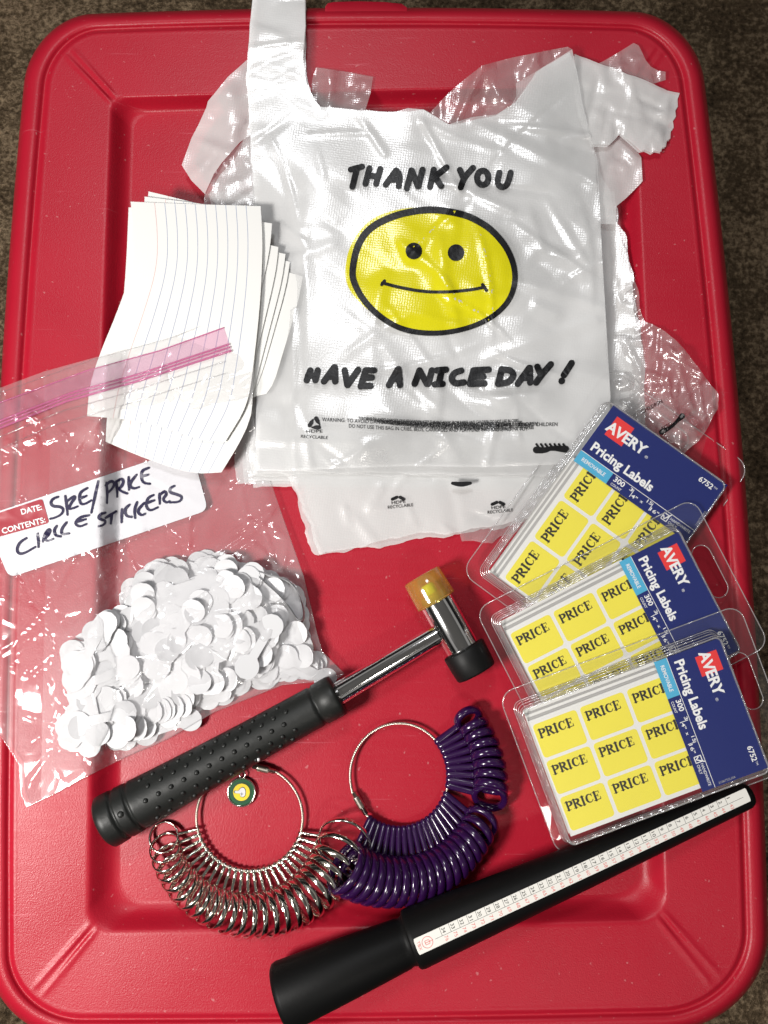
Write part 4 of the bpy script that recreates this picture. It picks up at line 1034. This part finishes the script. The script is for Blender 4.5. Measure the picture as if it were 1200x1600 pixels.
for i in range(1, 150):
    s_ = .03+.87*i/150; d = 0
    for g_, w_ in ((.075, .0055), (.135, .0055)): d += 1.5*math.exp(-((s_-g_)/w_)**2)
    prof.append((s_, gr(s_)-d*MM))
prof += [(.905, gr(.9)), (.908, gr(.9)-.6*MM), (.918, gr(.9)-.6*MM), (.921, gr(.9)+.2*MM), (.985, gr(.95)+.4*MM), (1.0, gr(1)), (1.001, 6*MM)]
x_, y_ = lathe_ax(mb, gb, ge, prof)
grip = mb.build('grip', M['rubber'], ham)
mb = MB(); dotm = MB(); ax = ge-gb
def bump_at(mb, s_, an, r0, m=0, h=.9):
    c = gb+ax*s_; nrm = (x_*math.cos(an)+y_*math.sin(an)); c = c+nrm*gr(s_)
    t1 = ax.normalized(); t2 = nrm.cross(t1); rws = []
    for k, (rr3, hh) in enumerate(((1.15, -.5), (1.0, .45), (.75, .8), (.35, .98), (.02, 1.0))):
        rws.append([c+(t1*math.cos(2*math.pi*i/10)+t2*math.sin(2*math.pi*i/10))*r0*rr3*MM+nrm*h*hh*MM for i in range(10)])
    mb.grid(rws, m, True, True)
for ri, an in enumerate((36, 64, 92, 120, 148)):
    for k in range(12):
        s_ = .205+.052*k+(.026 if ri % 2 else 0)
        bump_at(mb, s_, R(an), 1.15)
bump_at(mb, .105, R(92), 1.5)
mb.build('grip_bumps', M['rubber'], grip)
bump_at(dotm, .205+.052*8+.007, R(36), .9, 0, 1.05)
dotm.build('paint_speck', M['white'], grip)
sa, sb = P(525, 1086, hz), P(684, 991, hz)
mb = MB(); lathe_ax(mb, sa, sb, [(0, 5.5*MM), (.02, 5.7*MM), (.9, 5.1*MM), (1, 5.0*MM)])
mb.build('shaft', M['chrome'], ham)
hy0, hc0, hc1, hb1 = P(658, 899, hz), P(682, 940, hz), P(724, 1014, hz), P(745, 1052, hz)
mb = MB(); lathe_ax(mb, hc0, hc1, [(-.02, 3*MM), (-.02, 8.2*MM), (0, 8.6*MM), (.02, 8.75*MM), (.5, 8.8*MM), (.98, 8.75*MM), (1.0, 8.6*MM), (1.0, 3*MM)])
mb.build('head', M['chrome'], ham)
mb = MB(); lathe_ax(mb, hy0, hc0, [(0, .05*MM), (.0, 5*MM), (.01, 9.4*MM), (.05, 10.2*MM), (.5, 10.4*MM), (.9, 10.6*MM), (.985, 10.6*MM), (1.0, 10.2*MM), (1.0, 7*MM), (.72, 6.8*MM), (.70, 6*MM), (.70, .05*MM)])
cap = mb.build('amber_face', M['amber'], ham)
mb = MB(); lathe_ax(mb, hy0.lerp(hc0, .35), hy0.lerp(hc0, .97), [(0, .05*MM), (0, 3.0*MM), (.1, 3.4*MM), (1, 3.4*MM), (1, .05*MM)], 20)
mb.build('screw_plug', M['lime'], cap)
mb = MB(); lathe_ax(mb, hc1, hb1, [(0, 3*MM), (0, 10.9*MM), (.05, 11.3*MM), (.5, 11.1*MM), (.92, 10.7*MM), (.985, 10.2*MM), (1.0, 9.4*MM), (1.0, .05*MM)])
mb.build('black_face', M['black_cap'], ham)

# ------------------------------------------------------------------ ring sizers
def cable_mb(c, rx, ry, a0, a1, z, rw=.75, zamp=0.0):
    mb = MB(); n_ = 240; full = abs(a1-a0) >= 359.9
    ctr = []
    for i in range(n_ if full else n_+1):
        a = R(a0+(a1-a0)*i/n_); ctr.append(P(c[0]+rx*math.cos(a), c[1]+ry*math.sin(a), (z+zamp*math.sin(a*2))*MM))
    k = len(ctr)
    for s_ in range(4):
        pts = []
        for i, p in enumerate(ctr):
            t_ = (ctr[(i+1) % k]-ctr[i-1]).normalized() if (full or 0 < i < k-1) else (ctr[min(i+1, k-1)]-ctr[max(i-1, 0)]).normalized()
            x = t_.cross(Vector((0, 0, 1))).normalized(); y = Vector((0, 0, 1))
            w = 2*math.pi*(i*.155+s_/4)
            w = 2*math.pi*(round(240*.155)*i/240+s_/4)
            pts.append(p+(x*math.cos(w)+y*math.sin(w))*rw*.5*MM)
        mb.tube(pts, rw*.52*MM, 6, closed=full)
    return mb
def clasp_mb(p0, p1):
    mb = MB(); n_ = 30; rws = []
    lathe_ax(mb, p0, p1, [(0, .3*MM), (0, 1.25*MM), (.2, 1.25*MM), (.21, 1.75*MM)]+[(.22+.48*i/16, (1.75+(.22 if i % 2 else 0))*MM) for i in range(17)]+[(.71, 1.75*MM), (.72, 1.3*MM), (1, 1.3*MM), (1, .3*MM)], 18)
    return mb
SC, SRX, SRY, SZ = (390, 1278), 83, 83, 3.4
cab = thing('cable_ring', P(390, 1278, 0), 'twisted steel cable loop partly under the hammer, threaded with metal ring gauges', 'cable ring')
cable_mb(SC, SRX, SRY, 0, 360, SZ).build('cable', M['cable'], cab)
clasp_mb(P(395, 1197, SZ*MM), P(430, 1206, SZ*MM)).build('screw_clasp', M['cable'], cab)
PC, PRX, PRY, PZ = (624, 1212), 77, 82, 3.6
cab2 = thing('cable_ring', P(624, 1212, 0), 'twisted steel cable loop right of the hammer head shadow, threaded with purple gauges', 'cable ring')
cable_mb(PC, PRX, PRY, 0, 360, PZ).build('cable', M['cable'], cab2)
clasp_mb(P(552, 1238, PZ*MM), P(572, 1272, PZ*MM)).build('screw_clasp', M['cable'], cab2)

def gauge(root_name, origin, dirpx, tilt, Rr, tab, flatw, band, wire, matl, label, group, zc, bead=True):
    """ring gauge: x axis runs outward along the tab; ring lies in local xy and is rolled by tilt"""
    o = bpy.data.objects.new(root_name, None); o.empty_display_size = .005; COL.objects.link(o)
    o.location = origin; tag(o, label, 'ring gauge', group)
    pitch = math.asin(max(-.9, min(.9, (zc-origin.z)/((tab+Rr)*MM))))
    mat3 = Matrix.Rotation(math.atan2(dirpx.y, dirpx.x), 3, 'Z') @ Matrix.Rotation(-pitch, 3, 'Y') @ Matrix.Rotation(tilt, 3, 'X')
    o.rotation_euler = mat3.to_euler()
    # ring: rounded band
    mb = MB(); n_ = 44; rws = []
    sec = [(-.5, -.28), (-.28, -.5), (.28, -.5), (.5, -.28), (.5, .28), (.28, .5), (-.28, .5), (-.5, .28)]
    for i in range(n_):
        a = 2*math.pi*i/n_
        rws.append([Vector(((tab+Rr+(Rr+wire*sx_)*math.cos(a))*MM, (Rr+wire*sx_)*math.sin(a)*MM, band*sz_*MM)) for sx_, sz_ in sec])
    rws.append(rws[0]); mb.grid(rws, 0, True, True)
    r_ = mb.build('ring', matl, None); r_.parent = o
    mb = MB()
    # tab with an eye at the cable end
    w = flatw; th = band*.42
    rt = w*.5
    xs_ = [-1.3, -1.0, .2, 1.4, 2.0, 2.6, 3.2, tab*.5, tab*.8, tab, tab+.5]
    rs_ = [.3, .7, 1.0, .9, .8, 1.25, .85, .95, .85, 1.0, .9] if bead else [.3, .8, 1.0, 1.0, 1.0, 1.0, 1.0, .95, .9, 1.0, .9]
    mb.tube([Vector((x_ * MM, 0, 0)) for x_ in xs_], [q*rt*MM for q in rs_], 12)
    mb.tube([Vector((1.15*math.cos(2*math.pi*i/12)*MM, .0, 1.15*math.sin(2*math.pi*i/12)*MM)) for i in range(12)], .42*MM, 6, closed=True, up=Vector((0, 1, 0)))
    t2 = mb.build('tab', matl, None); t2.parent = o
    return o
NS = 25; gs = 'steel ring gauges on the cable loop'
for i in range(NS):
    t_ = i/(NS-1)
    a = R(168-152*t_); px = SC[0]+SRX*math.cos(a); py = SC[1]+SRY*math.sin(a)
    # outward direction, fanned a little wider than the loop
    da = R(166-160*t_)
    q0 = P(px, py, 0); q1 = P(px+40*math.cos(da), py+40*math.sin(da), 0); d = q1-q0
    Rr = (6.4+4.9*t_)*1.13
    tl_ = 60
    if i == 0: tl_ = 18
    elif i == 1: tl_ = 40
    elif i == 2: tl_ = 52
    elif i == NS-1: tl_ = 30
    elif i == NS-2: tl_ = 44
    elif i == NS-3: tl_ = 55
    lb = 'steel ring gauge leaning among its neighbours on the cable loop'
    if i == 0: lb = 'smallest steel ring gauge, lying flat at the left end of its row'
    if i == NS-1: lb = 'largest steel ring gauge, lying open at the right end beside the purple gauges'
    gauge('ring_gauge', P(px, py, SZ*MM), d, R(tl_), Rr, 10.0, 2.0, 2.8, .95, M['steel'], lb, gs, (Rr*math.sin(R(tl_))+1.3)*MM)
gp = 'purple plastic ring gauges on the cable loop'
NA = 9
for i in range(NA):
    t_ = i/(NA-1); a = R(-40+50*t_); px = PC[0]+PRX*math.cos(a); py = PC[1]+PRY*math.sin(a)
    da = R(-38+52*t_)
    q0 = P(px, py, 0); d = P(px+40*math.cos(da), py+40*math.sin(da), 0)-q0
    Rr = 6.0+1.6*t_; tl_ = 66 if 0 < i < NA-1 else (38 if i else 42)
    lb = 'purple gauge within the small upper fan right of the loop'
    if i == 0: lb = 'topmost purple gauge, its small ring tilted at the upper end of the small fan'
    if i == NA-1: lb = 'purple gauge with its ring open at the lower end of the small fan'
    gauge('ring_gauge', P(px, py, PZ*MM), d, R(tl_), Rr, 14, 4.0, 4.0, 3.3, M['purple'], lb, gp, (Rr*math.sin(R(tl_))+2.0)*MM, False)
NBg = 19
for i in range(NBg):
    t_ = i/(NBg-1); a = R(20+106*t_); px = PC[0]+PRX*math.cos(a); py = PC[1]+PRY*math.sin(a)
    da = R(38+80*t_)
    q0 = P(px, py, 0); d = P(px+40*math.cos(da), py+40*math.sin(da), 0)-q0
    Rr = 7.8+4.2*t_; tl_ = 68 if i > 1 else (40 if i == 0 else 56)
    lb = 'purple gauge within the large lower fan between steel gauges and mandrel'
    if i == 0: lb = 'purple gauge with its ring open at the upper right end of the large fan'
    if i == NBg-1: lb = 'largest purple gauge, at the left end of the large fan beside the steel gauges'
    gauge('ring_gauge', P(px, py, PZ*MM), d, R(tl_), Rr, 14, 3.3, 3.7, 2.8, M['purple'], lb, gp, (Rr*math.sin(R(tl_))+2.0)*MM, False)
# badge
bc = P(378, 1237, .0008)
bd_ = thing('badge_charm', bc, 'small round badge with thumbs-up hand on yellow, green border, under the hammer grip', 'charm')
mb = MB(); Z = Vector((0, 0, 1))
def disc(mb, r0, z0, z1, m, n_=36):
    mb.prism([(r0*math.cos(2*math.pi*i/n_), r0*math.sin(2*math.pi*i/n_)) for i in range(n_)], z0, z1, lambda x, y, z: bc+Vector((x, y, z))*MM, m)
ring_pts = [bc+Vector((6.9*math.cos(2*math.pi*i/40), 6.9*math.sin(2*math.pi*i/40), 1.1))*MM for i in range(40)]
mb.tube(ring_pts, .55*MM, 8, closed=True); disc(mb, 6.9, 0, 1.0, 0)
mb.build('rim', M['steel'], bd_)
mb = MB(); disc(mb, 6.4, 1.02, 1.15, 0); disc(mb, 5.2, 1.16, 1.2, 1); disc(mb, 4.95, 1.21, 1.24, 0); disc(mb, 4.5, 1.25, 1.29, 1); disc(mb, 4.25, 1.3, 1.36, 2)
hand = [(-3.0, .2), (-2.6, .7), (-1.2, .5), (-.6, 1.5), (.3, 2.0), (1.2, 1.7), (1.7, .6), (1.6, -1.2), (1.0, -1.9), (-.2, -1.8), (-.6, -1.1), (-.5, -.4), (-1.6, -.5), (-2.7, -.3)]
hp = [tuple(p) for p in chaikin(hand, 2)]
mb.prism([(x*1.36, y*1.36) for x, y in hp], 1.37, 1.42, lambda x, y, z: bc+Vector((x, y, z))*MM, 1)
mb.prism([(x*1.2, y*1.2) for x, y in hp], 1.43, 1.48, lambda x, y, z: bc+Vector((x, y, z))*MM, 3)
for q in ([(-.4, -.6), (.9, -.5)], [(-.3, -1.2), (.9, -1.1)], [(.0, -.1), (.2, -1.7)]):
    vs, fs = ribbon(q, .16, 0, .3); mb.add([bc+Vector((a, b_, 1.52))*MM for a, b_ in vs], fs, 1, False)
mb.build('enamel_face', [M['green'], M['badge_dark'], M['badge_yellow'], M['sticker']], bd_)
mb = MB(); tp = bc+Vector((.3, 8.6, 1.6))*MM
mb.tube([tp+Vector((1.5*math.cos(2*math.pi*i/16), 1.7*math.sin(2*math.pi*i/16), 0))*MM for i in range(16)], .4*MM, 6, closed=True)
mb.build('hanging_loop', M['steel'], bd_)

# ------------------------------------------------------------------ ring mandrel
man = thing('ring_mandrel', P(800, 1400, 0), 'long black tapered ring mandrel with white numbered scale strip', 'ring mandrel')
mA, mN, mT = P(436, 1559, .0265), P(643, 1468, .0240), P(1173, 1239, .0185)
mb = MB(); lathe_ax(mb, mA, mN, [(-.0, .1*MM), (0, 11*MM), (.006, 13.4*MM), (.02, 14.6*MM), (.05, 15.1*MM), (.5, 13.4*MM), (.93, 11.4*MM), (.955, 10.9*MM), (.975, 11.2*MM), (1.0, 12.5*MM)], 48)
mb.build('handle', M['mandrel'], man)
mb = MB(); lathe_ax(mb, mN, mT, [(-.004, 2*MM), (-.004, 12.6*MM), (.0, 13.4*MM), (.01, 13.7*MM), (.5, 10.2*MM), (.965, 6.6*MM), (.985, 6.3*MM), (.996, 5.2*MM), (1.0, 3.8*MM), (1.002, .1*MM)], 48)
mb.build('tapered_stick', M['mandrel'], man)
sA = P(650, 1480, .0378); sB = P(1169, 1241, .0252)
su = (sB-sA); sl = su.length; su = su.normalized(); sv = Vector((su.y, -su.x, 0)).normalized(); sw = su.cross(sv).normalized()
if sw.z < 0: sw = -sw
def fs_(u, v, w=0): return sA+(su*u+sv*v+sw*w)*MM
SL = sl*1000; wA, wB = 3.7, 3.25
mb = MB()
mb.prism(rr2(0, -1, SL, 1, .55, 5), 0, .25, lambda u, v, w: fs_(u, v*(wA+(wB-wA)*u/SL), w), 0)
def hwid(u): return wA+(wB-wA)*u/SL
def sl_line(u0, v0, u1, v1, t_=.16, m=1):
    d = Vector((u1-u0, v1-v0)).normalized(); nn_ = Vector((-d.y, d.x))*t_*.5
    mb.add([fs_(u0+nn_.x, v0+nn_.y, .3), fs_(u1+nn_.x, v1+nn_.y, .3), fs_(u1-nn_.x, v1-nn_.y, .3), fs_(u0-nn_.x, v0-nn_.y, .3)], [(0, 1, 2, 3)], m, False)
sl_line(9.5, .2, SL-3, .2)
NT = 34; st_ = (SL-20)/NT
for k in range(NT):
    u = 13+st_*k; h = hwid(u)
    sl_line(u, -h, u, .2)
    for body, vv, m in ((str(34-k), -h+.7, 1), (str(77-k-1), .75, 2)):
        vs, fs, w = text2d(body, .0)
        ww = 1.15*len(body)*(.35 if body == '1' else 1)
        mb.add([fs_(u+.7+b_/.73*1.7, vv+a/w*ww, .32) for a, b_ in vs], fs, m, False)
ringl = [(5.6+2.5*math.cos(2*math.pi*i/24), 2.5*math.sin(2*math.pi*i/24)) for i in range(25)]
for q in (ringl, [(4.6, -.9), (6.6, -.9), (6.6, .9), (4.6, .9), (4.6, -.9)], [(4.6, 0), (8.3, 0)]):
    vs, fs = ribbon(q, .26, 0, .5); mb.add([fs_(a, b_, .33) for a, b_ in vs], fs, 2, False)
vs, fs, w = text2d('TBX', .0); mb.add([fs_(1.0+b_/.73*1.5, -2.1+a/w*4.2, .33) for a, b_ in vs], fs, 2, False)
mb.build('scale_strip', [M['strip'], M['ink'], M['strip_red']], man)
